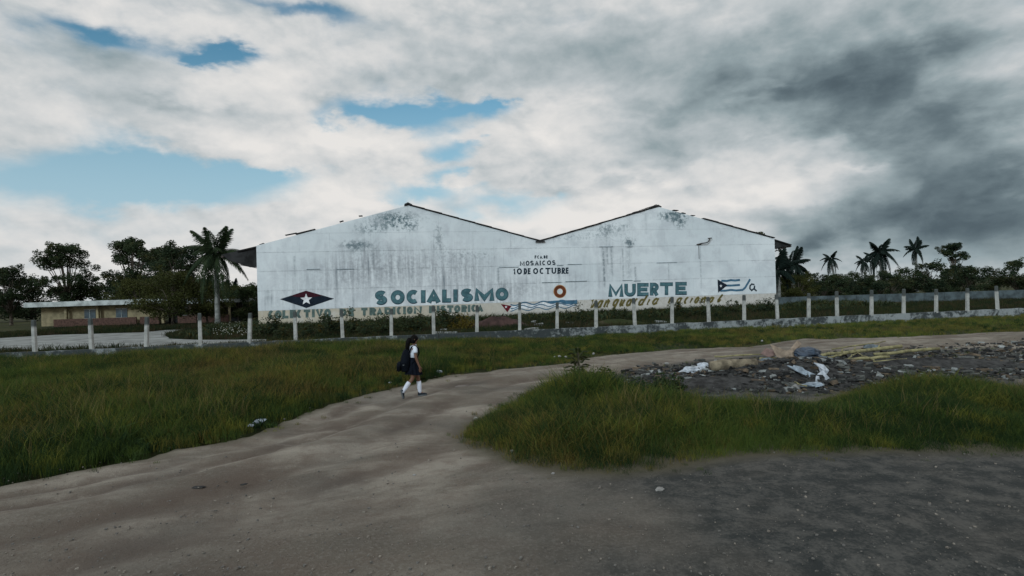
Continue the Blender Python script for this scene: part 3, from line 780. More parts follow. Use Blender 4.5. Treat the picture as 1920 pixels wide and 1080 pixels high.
for s_ in ([('C', 503.5, 514), ('O', 516, 528), ('L', 530, 541), ('E', 544, 555), ('C', 556.5, 566.5), ('T', 569.5, 582), ('I', 585.5, 590), ('V', 592, 606), ('O', 608, 620.5)], [('D', 637, 649.5), ('E', 653.5, 664)],
           [('T', 677.5, 689), ('R', 693, 705), ('A', 706, 718), ('D', 721, 734), ('I', 737, 741), ('C', 744, 753), ('I', 756, 760.5), ('O', 763, 773.5), ('N', 776, 791)],
           [('H', 804.5, 816), ('I', 819, 823.5), ('S', 826, 836.5), ('T', 838.5, 850), ('O', 851.5, 863), ('R', 865, 875.5), ('I', 877.5, 881), ('C', 883.5, 893), ('A', 894, 906.5)]):
    word(s_, tp, bt, 4.6, M_GREEN, 'motto_letter', jit=.2)
word([('F', 1002.2, 1005.6), ('C', 1007, 1011), ('A', 1012, 1016.4), ('.', 1016.6, 1018), ('D', 1019.3, 1022.6), ('E', 1023.6, 1026.4)], ((1000, 479), (1026, 478.8)), ((1000, 485), (1026, 484.6)), 1.5, M_BLACK, 'sign_letter', jit=.0)
word([('M', 974.6, 983.4), ('O', 985.4, 992.4), ('S', 994, 1000.5), ('A', 1002.6, 1010), ('I', 1011.5, 1014), ('C', 1016.5, 1023), ('O', 1025.5, 1033), ('S', 1035, 1041.2)], ((976, 489.2), (1041, 488)), ((976, 498), (1041, 496.8)), 1.9, M_BLACK, 'sign_letter', jit=.0)
word([('1', 962.5, 967), ('O', 968.8, 978.4), ('D', 982, 988), ('E', 989.5, 994.5), ('O', 999.3, 1008.7), ('C', 1011.5, 1020.3), ('T', 1022.3, 1031.8), ('U', 1034, 1042.5), ('B', 1045, 1051.5), ('R', 1053, 1059.3), ('E', 1060.5, 1065.6)],
     ((963, 503.2), (1065, 501.6)), ((963, 514.4), (1065, 513)), 2.5, M_BLACK, 'sign_letter', jit=.0)
# serifs of the date line
mb = MB()
for (x0, x1) in ((981, 984.6), (988.8, 992), (1024.8, 1029.6), (1032.6, 1036.4), (1040.2, 1044), (1044, 1047.2), (1052, 1055.4), (1057, 1060.4)):
    bot = lin((963, 514), (1065, 512.6), x0)
    yy = bot if x0 not in (1032.6, 1040.2) else bot - 10
    ribbon(mb, [wuz(x0, yy), wuz(x1, yy)], 1.1 / 20.5, YP - .012)
mb.build('sign_serifs', M_BLACK, bld)
wl = [('v', 1102, 1113), ('a', 1116, 1127), ('n', 1129, 1140), ('g', 1145, 1156), ('u', 1158, 1168), ('a', 1171, 1182), ('r', 1184, 1191), ('d', 1194, 1206), ('i', 1210, 1216), ('a', 1220, 1232)]
word(wl, ((1105, 561.5), (1230, 557.5)), ((1105, 579), (1230, 571.5)), 3.8, M_OLIVE, 'script_letter', slant=.42)
wl = [('n', 1250, 1260), ('a', 1265, 1276), ('c', 1280, 1288), ('i', 1291, 1296), ('o', 1299, 1308), ('n', 1311, 1322), ('a', 1326, 1336), ('l', 1340, 1349)]
word(wl, ((1250, 557), (1345, 555)), ((1250, 570.5), (1345, 567.5)), 3.8, M_OLIVE, 'script_letter', slant=.42)
# ring O
mb = MB(); ribbon(mb, [wuz(1049.6 + 8.6 * cos(k * pi / 18), 546.5 + 8.8 * sin(k * pi / 18)) for k in range(36)], 7.0 / 20.5, YP, True); mb.build('ring_letter_outline', M_ORANGE, bld)
mb = MB(); ribbon(mb, [wuz(1049.6 + 8.4 * cos(k * pi / 18), 546.5 + 8.6 * sin(k * pi / 18)) for k in range(36)], 5.2 / 20.5, YP - .006, True); o = mb.build('ring_letter', M_BROWN, bld); o['label'] = 'brown ring shaped letter O'


def flat(name, pts, mt, y, parent=bld):
    mb = MB(); vs = []
    for p in pts: a, b_ = wuz(*p); vs.append((a, y, b_))
    mb.add(vs, [tuple(range(len(vs)))]); return mb.build(name, mt, parent)


def star(name, cx, cy, r, mt, y, rot=0, k=.42):
    c_ = wuz(cx, cy); mb = MB(); R_ = r / 20.5; vs = [(c_[0], y, c_[1])]
    for i in range(10):
        th = pi / 2 + rot + i * pi / 5; q = R_ if i % 2 == 0 else R_ * k; vs.append((c_[0] + q * cos(th), y, c_[1] + q * sin(th)))
    mb.add(vs, [(0, 1 + i, 1 + (i + 1) % 10) for i in range(10)]); return mb.build(name, mt, bld)


flat('diamond_emblem', [(525, 561), (574, 545), (626.5, 560), (574.5, 577.5)], M_NAVY, YP)
flat('diamond_top', [(544, 554.8), (574, 545), (606, 554.2), (590, 556.8), (574, 557.4), (558, 557)], M_DRED, YP - .004)
star('star_emblem', 574.3, 561.5, 10.2, M_WHITE, YP - .008)
# waving ribbon flag
mb = MB()
top = [(956 + i * 3, 571.0 - i * .16 + 1.6 * sin(i * .55)) for i in range(43)]; bot_ = [(p[0], p[1] + 9.5 + 1.2 * sin(i * .6 + 2)) for i, p in enumerate(top)]
vs = [wuz(*p) for p in top] + [wuz(*p) for p in bot_]
mb.add([(a, YP, b_) for a, b_ in vs], [(i, i + 1, 43 + i + 1, 43 + i) for i in range(42)]); mb.build('ribbon_field', M_WHITE, bld)
for j, (dy, ph, w_) in enumerate(((0, 0, 2.3), (5.4, .9, 1.7), (10.8, 1.9, 1.5))):
    mb = MB(); pts = [wuz(957 + i * 1.5, 570.8 - i * .085 + dy + 2.4 * sin(i * .27 + ph)) for i in range(84)]
    ribbon(mb, pts, w_ / 20.5, YP - .005 - j * .001); mb.build('ribbon_stripe', M_BLUE, bld)
flat('ribbon_patch', [(1020, 565.5), (1040, 563.5), (1082, 562.5), (1082, 570), (1060, 570.5), (1050, 567), (1035, 569.5)], M_BLUE, YP - .009)
flat('ribbon_triangle', [(939, 570), (959, 573.5), (951, 585.5)], M_RED, YP - .010); star('ribbon_star', 948.5, 575.5, 2.6, M_WHITE, YP - .014)
# flag with slash and small letter
flat('flag_triangle', [(1345, 523.8), (1363.8, 534.6), (1346, 548.8)], M_NAVY, YP - .006); star('flag_star', 1351.2, 536, 3.4, M_WHITE, YP - .010)
for pts in ([(1352, 526.3), (1362, 526.8), (1370, 525.2), (1378, 526), (1387, 524.8)], [(1360, 535.4), (1370, 535.4), (1387, 534.2)], [(1350, 545.2), (1360, 545), (1370, 543.6), (1380, 544.6), (1392, 543.6), (1397, 539), (1406, 523.5)]):
    mb = MB(); ribbon(mb, [wuz(*p) for p in pts], 4.0 / 20.5, YP - .002); mb.build('flag_stripe', M_BLUE, bld)
mb = MB(); ribbon(mb, [wuz(*p) for p in [(1414, 533.6), (1409, 532.6), (1405.8, 536), (1405.6, 541), (1409, 544.6), (1413.5, 541), (1414.5, 535.5)]], 3.0 / 20.5, YP)
ribbon(mb, [wuz(*p) for p in [(1414.3, 536), (1414, 542), (1418.2, 545.8)]], 3.0 / 20.5, YP - .002); mb.build('small_letter', M_BLACK, bld)

# ------------------------------------------------------------------ fence along the yard
m = bpy.data.materials.new('stained_low_wall'); m.use_nodes = True
t = NT(m.node_tree); bs = t.n['Principled BSDF']; P = t.node('ShaderNodeNewGeometry').outputs['Position']
n1 = t.noise(P, 1.1, 6, .7, .6); n2 = t.noise(P, 6, 5, .7, .3); x, y, z = t.sep(P)
c = t.mix(t.ss(n1 * .7 + n2 * .3 + t.ss(x, -4, 22) * .07, .50, .62), (.035, .045, .048), (.26, .29, .30))
c = t.mix(t.ss(n2, .5, .75) * .5, c, (.10, .12, .11))
t.put(bs.inputs['Base Color'], c); bs.inputs['Roughness'].default_value = .95
bn = t.node('ShaderNodeBump'); bn.inputs['Strength'].default_value = .6; bn.inputs['Distance'].default_value = .03
t.put(bn.inputs['Height'], n2 + n1); t.l.new(bn.outputs[0], bs.inputs['Normal']); M_LOW = m
m = bpy.data.materials.new('post_concrete'); m.use_nodes = True
t = NT(m.node_tree); bs = t.n['Principled BSDF']; P = t.node('ShaderNodeTexCoord').outputs['Object']; x, y, z = t.sep(P)
PW = t.node('ShaderNodeNewGeometry').outputs['Position']
n1 = t.noise(PW, 3, 6, .7, .4); n0 = t.noise(PW, .35, 2, .5)
c = t.mix(t.ss(n1, .35, .65), (.27, .28, .27), (.44, .45, .43))
c = t.mix(t.ss(z + (n1 - .5) * .3 + (n0 - .5) * .4, 1.04, 1.16) * .95, c, (.045, .055, .055))
c = t.mix(t.ss(n1, .55, .75) * .5, c, (.15, .16, .15))
t.put(bs.inputs['Base Color'], c); bs.inputs['Roughness'].default_value = .92; M_POST = m

F0 = gp(273, 0 + 666); F1 = gp(1635, 602.5)
fd = (F1 - F0).normalized(); fn = Vector((-fd.y, fd.x, 0)); FROT = atan2(fd.y, fd.x)


def fu(px):
    d = ray(px, 600); d = Vector((d.x, d.y, 0)); a = F0
    den = d.x * fd.y - d.y * fd.x
    s_ = (a.y * d.x - a.x * d.y) / (-(fd.y * d.x - fd.x * d.y)) if abs(den) > 1e-9 else 0
    return s_


fence = tag(empty('concrete_fence', F0, FROT), 'pale concrete posts on a low mottled wall in front of the warehouse yard', 'fence')
LW = .40
# low wall in lengths with uneven tops
edges = [-60, -45, -31, -18, -9.3, 0.4, 6.9, 13.7, 20.2, 27.0, 33.6, 40.5, 52, 66, 80]
for i in range(len(edges) - 1):
    a, b_ = edges[i] + .015, edges[i + 1] - .015; n = max(2, int((b_ - a) / .5)); mb = MB(); vs = []
    for k in range(n + 1):
        uu = a + (b_ - a) * k / n; dz_ = random.uniform(-.015, .015)
        vs += [(uu, -.10 + random.uniform(-.008, .008), -.1), (uu, -.10 + random.uniform(-.008, .008), LW + dz_), (uu, .10, LW + dz_), (uu, .10, -.1)]
    fs = [(0, 1, 2, 3), tuple(range(4 * n, 4 * n + 4))[::-1]]
    for k in range(n):
        q = 4 * k
        for e in range(4): fs.append((q + e, q + 4 + e, q + 4 + (e + 1) % 4, q + (e + 1) % 4))
    mb.add(vs, fs); mb.build('low_wall', M_LOW, fence)
pm = MB()
for (z0, z1, w0, w1) in ((0, 1.40, .165, .15),):
    a, b_ = w0 / 2, w1 / 2
    ring = lambda w_, z: [(-w_ + .015, -w_, z), (w_ - .015, -w_, z), (w_, -w_ + .015, z), (w_, w_ - .015, z), (w_ - .015, w_, z), (-w_ + .015, w_, z), (-w_, w_ - .015, z), (-w_, -w_ + .015, z)]
    vs = ring(a, -.05) + ring((a * 2 + b_) / 3, .5) + ring(b_, z1) + ring(b_ * .72, z1 + .05)
    fs = []
    for r in range(3):
        for k in range(8): fs.append((r * 8 + k, r * 8 + (k + 1) % 8, r * 8 + 8 + (k + 1) % 8, r * 8 + 8 + k))
    fs.append(tuple(range(24, 32))); pm.add(vs, fs)
post0 = None
pxs = [273, 375, 467, 553.5, 641.5, 733, 812.5, 893.5, 974, 1044, 1117, 1190.5, 1260, 1329.5, 1395, 1458.5, 1516.5, 1570, 1634]
us = [fu(p) for p in pxs]
us = [us[0] - 2.3 * k for k in range(9, 0, -1)] + us + [us[-1] + 2.3 * k for k in range(1, 12)]
for i, uu in enumerate(us):
    if post0 is None: post0 = pm.build('post', M_POST, fence); o = post0
    else: o = post0.copy(); COL.objects.link(o); o.parent = fence
    o.location = (uu, random.uniform(-.03, .03), LW - .01); o.rotation_euler = (random.uniform(-.04, .04), random.uniform(-.035, .045), random.uniform(-.25, .25)); o.scale.z = random.uniform(.95, 1.04)

# back boundary wall on the right
BA = at(1440, 571, 60); BBp = at(2600, 552, 60)
M_BACKWALL = mat('grey_block_wall', (.075, .10, .11), .95, .3, 1.2, .3, 10)
bw = tag(empty('boundary_wall', (BA.x, 60, 0), 0), 'plain grey masonry wall across the back of the yard right of the warehouse', 'wall')
for k in range(16):
    mb = MB(); mb.box((1.5 + k * 3.0, 0, .46), (2.97, .2, 1.04 + random.uniform(-.01, .01))); mb.build('wall_section', M_BACKWALL, bw)


# ------------------------------------------------------------------ bungalow on the left
M_YEL = mat('yellow_plaster', (.27, .23, .14), .9, .2, 1.5, .2, 12); M_FASCIA = mat('roof_fascia', (.40, .44, .44), .85, .25, 1.2, .2, 12)
M_PINK = mat('pinkish_plaster', (.20, .15, .13), .9, .25, 1.2, .2, 12); M_BRICK = mat('red_brick', (.085, .048, .038), .9, .3, 5, .4, 18); M_DARKIN = mat('dark_interior', (.018, .02, .02), .8, .3, 2, 0)
M_GLASS = mat('window_glass', (.06, .09, .11), .15, .2, 2, 0, spec=.6)
HY = 67.0
hx = lambda px: at(px, 600, HY).x
house = tag(empty('bungalow', (hx(267), HY, 0), 0), 'low flat-roofed bungalow with pale fascia, yellow wall and porch columns behind the left trees', 'house')
X = lambda px: hx(px) - hx(267)
mb = MB(); mb.box((X(200), 4, 2.55), (X(345) - X(55), 9.5, .55)); mb.build('roof', M_FASCIA, house)
mb = MB(); mb.box((X(392), 3.2, 2.35), (X(432) - X(352), 7, .42)); mb.build('roof', M_FASCIA, house)
mb = MB(); mb.box((X(180), .9, 1.15), (X(293) - X(67), .2, 2.24)); mb.build('wall', M_YEL, house)
mb = MB(); mb.box((X(318), 2.6, 1.1), (X(345) - X(293), .2, 2.3)); mb.build('wall', M_DARKIN, house)
mb = MB(); mb.box((X(341), 2.45, 1.2), (X(356) - X(330), .12, 2.0)); mb.build('wall', M_PINK, house)
mb = MB(); mb.box((X(388), 3.6, 1.0), (X(430) - X(350), .2, 2.2)); mb.build('wall', M_DARKIN, house)
mb = MB(); mb.box((X(324), 2.42, 1.35), (.75, .08, 1.1)); w_ = mb.build('window', M_GLASS, house)
mb = MB(); mb.box((X(324), 2.36, 1.92), (.9, .08, .06)); mb.box((X(324), 2.36, .78), (.9, .08, .06)); mb.box((X(324), 2.36, 1.35), (.04, .07, 1.1)); mb.build('frame', M_FASCIA, w_)
for px in (303, 355, 394, 410, 428, 180, 120):
    mb = MB(); mb.box((X(px), .35, 1.15), (.28 if px < 380 else .16, .28, 2.3)); mb.build('column', M_PINK if px == 355 else M_YEL, house)
for a, b_ in ((262, 298), (333, 368), (372, 428), (100, 255)):
    mb = MB(); nb = int((X(b_) - X(a)) / .5)
    mb.box(((X(a) + X(b_)) / 2, .1, .38), (X(b_) - X(a), .18, .86)); mb.build('porch_wall', M_BRICK, house)
for px in (220, 160):
    mb = MB(); mb.box((X(px), .78, 1.3), (1.3, .06, 1.0)); w_ = mb.build('window', M_GLASS, house)
    mb = MB(); mb.box((X(px), .74, 1.83), (1.4, .06, .07)); mb.box((X(px), .74, .78), (1.4, .06, .07)); mb.box((X(px), .74, 1.3), (.05, .05, 1.0)); mb.build('frame', M_FASCIA, w_)


# ------------------------------------------------------------------ trees
def leaves_mesh(name, centers, spreads, n, size, mt, seed, flat_=.6, droop=0.):
    r = np.random.default_rng(seed); C = np.array(centers); S = np.array(spreads)
    w = S.prod(1) ** (2 / 3) if S.ndim == 2 else S ** 2
    pick = r.choice(len(C), n, p=w / w.sum())
    d = r.normal(size=(n, 3)); d /= np.linalg.norm(d, axis=1)[:, None]
    rad = r.random(n) ** .45
    Pn = C[pick] + d * (S[pick] if S.ndim == 2 else S[pick][:, None]) * rad[:, None]
    a = r.normal(size=(n, 3)); a /= np.linalg.norm(a, axis=1)[:, None]; a[:, 2] *= flat_
    a[:, 2] -= droop
    b_ = np.cross(a, r.normal(size=(n, 3))); b_ /= np.linalg.norm(b_, axis=1)[:, None] + 1e-9
    sz = size * (.6 + .8 * r.random(n))[:, None]
    v0 = Pn - a * sz; v1 = Pn + b_ * sz * .42 + a * sz * .1; v2 = Pn + a * sz; v3 = Pn - b_ * sz * .42 + a * sz * .1
    V = np.stack([v0, v1, v2, v3], 1).reshape(-1, 3)
    return np_mesh(name, V, np.arange(4 * n), 4, mt)


def tree_meshes(h, cw, seed, n=9000, size=.16, mt=M_LEAF_DARK, trunk=.3, ncl=26, open_=.55, clump=.22):
    """trunk mesh + crown mesh, base at origin; h height, cw crown width"""
    r = random.Random(seed); centers, spreads = [], []; mb = MB()
    base = h * trunk
    lean = (r.uniform(-.05, .05) * h, r.uniform(-.05, .05) * h)
    mb.tube([(0, 0, -.1), (lean[0] * .3, lean[1] * .3, base * .6), (lean[0], lean[1], base * 1.1), (lean[0] * 1.2, lean[1] * 1.2, h * .75)], [h * .028, h * .022, h * .018, h * .006], 7)
    for k in range(ncl):
        th = r.uniform(0, 2 * pi); zz = r.uniform(base * .8, h * .93); f = (zz - base) / (h - base)
        prof_ = max(.18, sin(pi * min(1, max(0, f * .8 + .18))) ** .7)
        rr = cw / 2 * prof_ * r.uniform(.25, .95)
        c_ = (lean[0] + rr * cos(th), lean[1] + rr * sin(th), zz)
        centers.append(c_); s_ = cw * clump * r.uniform(.55, 1.15); spreads.append((s_, s_, s_ * .62))
        mid = (lean[0] + rr * .35 * cos(th), lean[1] + rr * .35 * sin(th), base * .8 + (zz - base * .8) * .45)
        mb.tube([(lean[0] * .7, lean[1] * .7, base * .75), mid, c_], [h * .011, h * .007, h * .002], 5, False)
        for q in range(2):
            e = (c_[0] + r.uniform(-1, 1) * s_, c_[1] + r.uniform(-1, 1) * s_, c_[2] + r.uniform(-.2, .8) * s_)
            mb.tube([c_, e], [h * .003, h * .001], 4, False)
            centers.append(e); spreads.append((s_ * .42, s_ * .42, s_ * .32))
    me = bpy.data.meshes.new('trunk'); me.from_pydata(mb.v, [], mb.f); me.materials.append(M_BARK)
    return me, leaves_mesh('crown', centers, spreads, n, size, mt, seed)


def put_tree(meshes, loc, name, label, cat='tree', group=None, rz=0., sc=1., part=('trunk', 'crown')):
    root = tag(empty(name, loc, rz), label, cat, group); root.scale = (sc,) * 3 if not hasattr(sc, '__len__') else sc
    link(part[0], meshes[0], root); link(part[1], meshes[1], root); return root


# left side
T_BIG = tree_meshes(11.5, 9.0, 31, 19000, .15, M_LEAF_DARK, .26, 34, clump=.15)
T_BIG2 = tree_meshes(10.2, 9.0, 12, 19000, .15, M_LEAF_DARK, .26, 34, clump=.15)
T_OLIVE = tree_meshes(5.4, 7.5, 5, 13000, .11, M_LEAF_OLIVE, .24, 30, clump=.17)
T_BUSH = [tree_meshes(4.2, 5.0, 40 + k, 5500, .13, M_LEAF_MID, .08, 22, clump=.2) for k in range(3)]
T_LINE = [tree_meshes(5.4, 6.5, 60 + k, 6000, .17, M_LEAF_DARK, .06, 24, clump=.2) for k in range(4)]


NTH = 'first second third fourth fifth sixth seventh eighth ninth tenth eleventh twelfth thirteenth fourteenth fifteenth sixteenth'.split()


def base_at(px, Y): return Vector((at(px, 560, Y).x, Y, -.05))


put_tree(T_BIG, base_at(262, 80), 'broadleaf_tree', 'tall dark loose-crowned tree at the left edge behind the bungalow')
put_tree(T_BIG2, base_at(338, 77), 'broadleaf_tree', 'tall dark spreading tree behind the bungalow, just left of the royal palm', rz=1.0)
put_tree(T_BIG, base_at(300, 86), 'broadleaf_tree', 'tall dark tree filling the gap between the two big trees behind the bungalow', rz=4.0, sc=.93)
put_tree(T_OLIVE, base_at(322, 59), 'olive_green_tree', 'olive green bushy tree in front of the bungalow roof, nearest its left columns', rz=.4)
put_tree(T_OLIVE, base_at(388, 61), 'olive_green_tree', 'smaller olive tree beside the royal palm trunk', rz=2.4, sc=.84)
put_tree(T_OLIVE, base_at(262, 74), 'olive_green_tree', 'olive green tree above the yellow wall of the bungalow', rz=4.1, sc=(1., 1., 1.0))
put_tree(T_BIG, base_at(120, 82), 'broadleaf_tree', 'tall dark tree beyond the far left end of the bungalow', rz=2.2, sc=.98)
put_tree(T_BIG2, base_at(20, 80), 'broadleaf_tree', 'dark tree farthest out to the left of the bungalow', rz=3.1, sc=.8)
for i, (px, Y, k, s_) in enumerate(((415, 72, 0, 1.05), (446, 70, 1, .9), (470, 66, 2, .92), (458, 84, 0, 1.1), (484, 78, 1, .95), (395, 82, 2, 1.3), (500, 74, 0, .9))):
    put_tree(T_BUSH[k], base_at(px, Y), 'bushy_tree', ['dense bush at the foot of the royal palm trunk', 'mid-green bush below the small dark palm', 'dense bush nearest the left edge of the warehouse', 'taller bush behind the small dark palm', 'bush half hidden behind the left warehouse corner', 'large bush behind the royal palm trunk', 'bush hidden behind the left warehouse wall'][i], 'bush', 'bushes left of the warehouse', rz=i * 1.3, sc=s_)
for i, (px, Y, k, s_) in enumerate(((200, 95, 0, 1.2), (60, 100, 1, 1.3), (-60, 92, 2, 1.3), (-160, 95, 3, 1.3), (290, 98, 1, 1.2), (360, 100, 2, 1.2), (430, 105, 3, 1.1))):
    put_tree(T_LINE[k], base_at(px, Y), 'treeline_tree', NTH[(3, 2, 1, 0, 4, 5, 6)[i]] + ' tree from the far left in the distant treeline beyond the bungalow', 'tree', 'far trees on the left', rz=i * 1.7, sc=s_)
# right side treeline
for i, (px, Y, k, s_) in enumerate(((1478, 84, 0, .82), (1503, 88, 1, .84), (1524, 92, 2, .92), (1548, 96, 3, .95), (1574, 90, 0, .80), (1596, 96, 1, .76), (1620, 92, 2, .80), (1645, 88, 3, .92), (1672, 90, 0, .95), (1700, 94, 1, .9), (1735, 90, 2, 1.0),
                                    (1775, 92, 3, .9), (1815, 90, 0, 1.0), (1860, 94, 1, 1.0), (1905, 90, 2, 1.05), (1950, 92, 3, 1.0), (1560, 110, 1, .95), (1490, 108, 2, .95), (1610, 112, 3, .9))):
    put_tree(T_LINE[k], base_at(px, Y), 'treeline_tree', NTH[i] + ' dark tree from the warehouse in the near row behind the grey wall' if i < 16 else ['farther tree behind the near row below the lone distant palm', 'farther tree behind the near row beside the coconut palms', 'farther tree behind the near row below the two paired palms'][i - 16], 'tree', 'far trees on the right', rz=i * 1.9, sc=s_ * (.90, .66, .78, .70, .84)[i % 5])
T_TALL = tree_meshes(8.6, 5.5, 77, 9000, .16, M_LEAF_DARK, .35, 24, clump=.17)
put_tree(T_TALL, base_at(1790, 100), 'broadleaf_tree', 'tall dark round-crowned tree beyond the right palms', rz=.5, sc=.98)
put_tree(T_TALL, base_at(1418, 92), 'broadleaf_tree', 'dark treetop showing just above the right end of the warehouse roof', rz=1.5, sc=1.235)
put_tree(T_OLIVE, base_at(1500, 72), 'olive_green_tree', 'olive green low tree behind the grey wall next to the warehouse corner', rz=1.1, sc=.62)


# palms
def frond_mesh(L, droop, seed, leaf=.66, mt=M_PALM, n=46, hang=.75):
    r = random.Random(seed); mb = MB(); pts = []
    for i in range(11):
        f = i / 10; pts.append(Vector((L * (f - .18 * droop * f * f), 0, L * (.55 * f * (1 - droop * .6) - droop * .95 * f * f))))
    mb.tube(pts, [L * .014 * (1 - .8 * i / 10) for i in range(11)], 4, False)
    for i in range(n):
        f = .12 + .88 * i / (n - 1); q = f * 10; k = min(9, int(q)); p = pts[k].lerp(pts[k + 1], q - k); tdir = (pts[k + 1] - pts[k]).normalized()
        ll = leaf * L * .34 * (.35 + 1.0 * sin(pi * min(1, f * .85 + .12))) * r.uniform(.85, 1.1)
        for sg in (-1, 1):
            d = (tdir * .55 + Vector((0, sg * 1.0, 0)) + Vector((0, 0, -hang * r.uniform(.7, 1.5) + r.uniform(-.1, .25)))).normalized()
            up = Vector((0, 0, 1)); w = tdir * (.026 if mt is M_PALM else .042) * L * .8
            tip = p + d * ll + Vector((0, 0, -ll * .25)); mid = p + d * ll * .5
            o_ = len(mb.v); mb.v += [tuple(p), tuple(mid + w), tuple(tip), tuple(mid - w)]; mb.f.append((o_, o_ + 1, o_ + 2, o_ + 3)); mb.m.append(0)
    me = bpy.data.meshes.new('frond'); me.from_pydata(mb.v, [], mb.f); me.materials.append(mt); return me


def palm(name, label, loc, h, L, seed, nf=15, mt=M_PALM, lean=0., tr=.16, shaft=True, droops=(.2, .5, .9, 1.3), sparse=False, group=None, crown_r=.0, elev=None):
    r = random.Random(seed); root = tag(empty(name, loc, 0), label, 'palm tree', group)
    mb = MB(); N = 12; pts = [(lean * (i / N) ** 1.6, 0, h * i / N) for i in range(N + 1)]
    rad = [tr * (1.25 - .35 * i / N + (.12 if i == 0 else 0) + (.05 * sin(i * 1.9))) for i in range(N + 1)]
    mb.tube(pts, rad, 8); mb.build('trunk', M_PALMTRUNK if not sparse else M_BARK, root, True)
    tip = Vector((lean, 0, h))
    if shaft:
        mb = MB(); mb.tube([tip - Vector((0, 0, .05)), tip + Vector((0, 0, L * .18)), tip + Vector((0, 0, L * .34))], [tr * .95, tr * .8, tr * .3], 8); mb.build('crownshaft', mt, root, True)
        tip = tip + Vector((0, 0, L * .22))
    ms = [frond_mesh(L, d, seed * 7 + i, mt=mt) for i, d in enumerate(droops)]
    for k in range(nf):
        f = k / (nf - 1)       # from upright to hanging
        mi = min(len(ms) - 1, int(f * len(ms)))
        o = link('frond', ms[mi], root, tip); az_ = k * 2.39996 + r.uniform(-.25, .25)
        el_ = radians(78 - 100 * f ** .8 + r.uniform(-9, 9))
        o.rotation_euler = Matrix.Rotation(az_, 3, 'Z').to_euler() if False else (Matrix.Rotation(az_, 3, 'Z') @ Matrix.Rotation(-el_ * .75, 3, 'Y')).to_euler()
        s_ = r.uniform(.88, 1.1); o.scale = (s_, s_, s_)
    return root


b0 = base_at(407, 56); hp = at(406, 487, 56).z
palm('royal_palm', 'royal palm with pale grey trunk and drooping fronds left of the warehouse eave', b0, hp - .1, 3.05, 3, 24, tr=.20, droops=(.3, .7, 1.1, 1.4))
b0 = base_at(436, 84); palm('royal_palm', 'small dark palm between the royal palm and the warehouse wall', b0, at(436, 552, 84).z, 2.2, 5, 10, tr=.14, mt=M_PALM_BLUE, shaft=False)
b0 = base_at(1488, 76); palm('coconut_palm', 'coconut palm with arching fronds standing clear just right of the warehouse corner', b0, at(1487, 496, 76).z, 2.7, 9, 15, tr=.2, lean=-.1, mt=M_PALM_BLUE, shaft=False)
b0 = base_at(1461, 72); palm('coconut_palm', 'dark coconut palm half hidden behind the right corner of the warehouse', b0, at(1461, 507, 72).z, 2.7, 11, 15, tr=.2, mt=M_PALM_BLUE, shaft=False)
b0 = base_at(1568, 128); palm('royal_palm', 'lone distant palm rising above the treeline on the right', b0, at(1561, 489, 128).z, 2.2, 13, 15, tr=.22, lean=-.9, mt=M_PALM_BLUE, droops=(.5, .9, 1.3, 1.6))
b0 = base_at(1625, 124); palm('royal_palm', 'left one of the two distant palms close together at the right', b0, at(1622, 494, 124).z, 2.0, 17, 14, tr=.22, lean=-.4, mt=M_PALM_BLUE, droops=(.5, .9, 1.3, 1.6))
b0 = base_at(1641, 126); palm('royal_palm', 'right one of the two distant palms close together at the right', b0, at(1639, 488, 126).z, 2.1, 19, 14, tr=.22, lean=-.2, mt=M_PALM_BLUE, droops=(.5, .9, 1.3, 1.6))
b0 = base_at(1654, 104); palm('royal_palm', 'largest dark palm at the right edge beside the two paired palms', b0, at(1652, 480, 104).z, 2.9, 29, 18, tr=.24, mt=M_PALM_BLUE, droops=(.4, .8, 1.2, 1.5))
b0 = base_at(1720, 110); palm('royal_palm', 'distant palm beyond the two paired palms', b0, 7.5, 2.2, 23, 14, tr=.22, mt=M_PALM_BLUE)


# ------------------------------------------------------------------ shrubs behind the fence
def shrub_meshes(h, w, seed, n, size, mt):
    r = random.Random(seed); mb = MB(); cs, ss = [], []
    for k in range(11):
        th = r.uniform(0, 2 * pi); rr = w / 2 * r.uniform(.1, .9); zz = h * r.uniform(.35, .95) * (1 - .35 * rr / (w / 2))
        e = (rr * cos(th), rr * sin(th), zz); mb.tube([(0, 0, -.05), (e[0] * .4, e[1] * .4, zz * .55), e], [.022, .014, .005], 4, False)
        cs.append(e); s_ = w * r.uniform(.10, .20); ss.append((s_, s_, s_ * .9)); cs.append((e[0] * .7, e[1] * .7, zz * .5)); ss.append((s_ * 1.3, s_ * 1.3, s_))
    me = bpy.data.meshes.new('stems'); me.from_pydata(mb.v, [], mb.f); me.materials.append(M_BARK)
    return me, leaves_mesh('foliage', cs, ss, n, size, mt, seed)


SH = [shrub_meshes(1.7, 2.1, 100 + k, 1500, .085, M_LEAF_BUSH) for k in range(4)]
SHK = .95
SHY = shrub_meshes(1.2, 1.9, 120, 1500, .07, M_LEAF_YEL)
SHT = shrub_meshes(1.7, 1.2, 121, 500, .085, M_LEAF_BUSH)


def behind(px, d):      # on the ground d metres behind the fence line
    r_ = ray(px, 600); s_ = fu(px); p = F0 + fd * s_; q = Vector((p.x, p.y, 0)); k = 1 + d / q.length
    return Vector((q.x * k, q.y * k, -.05))


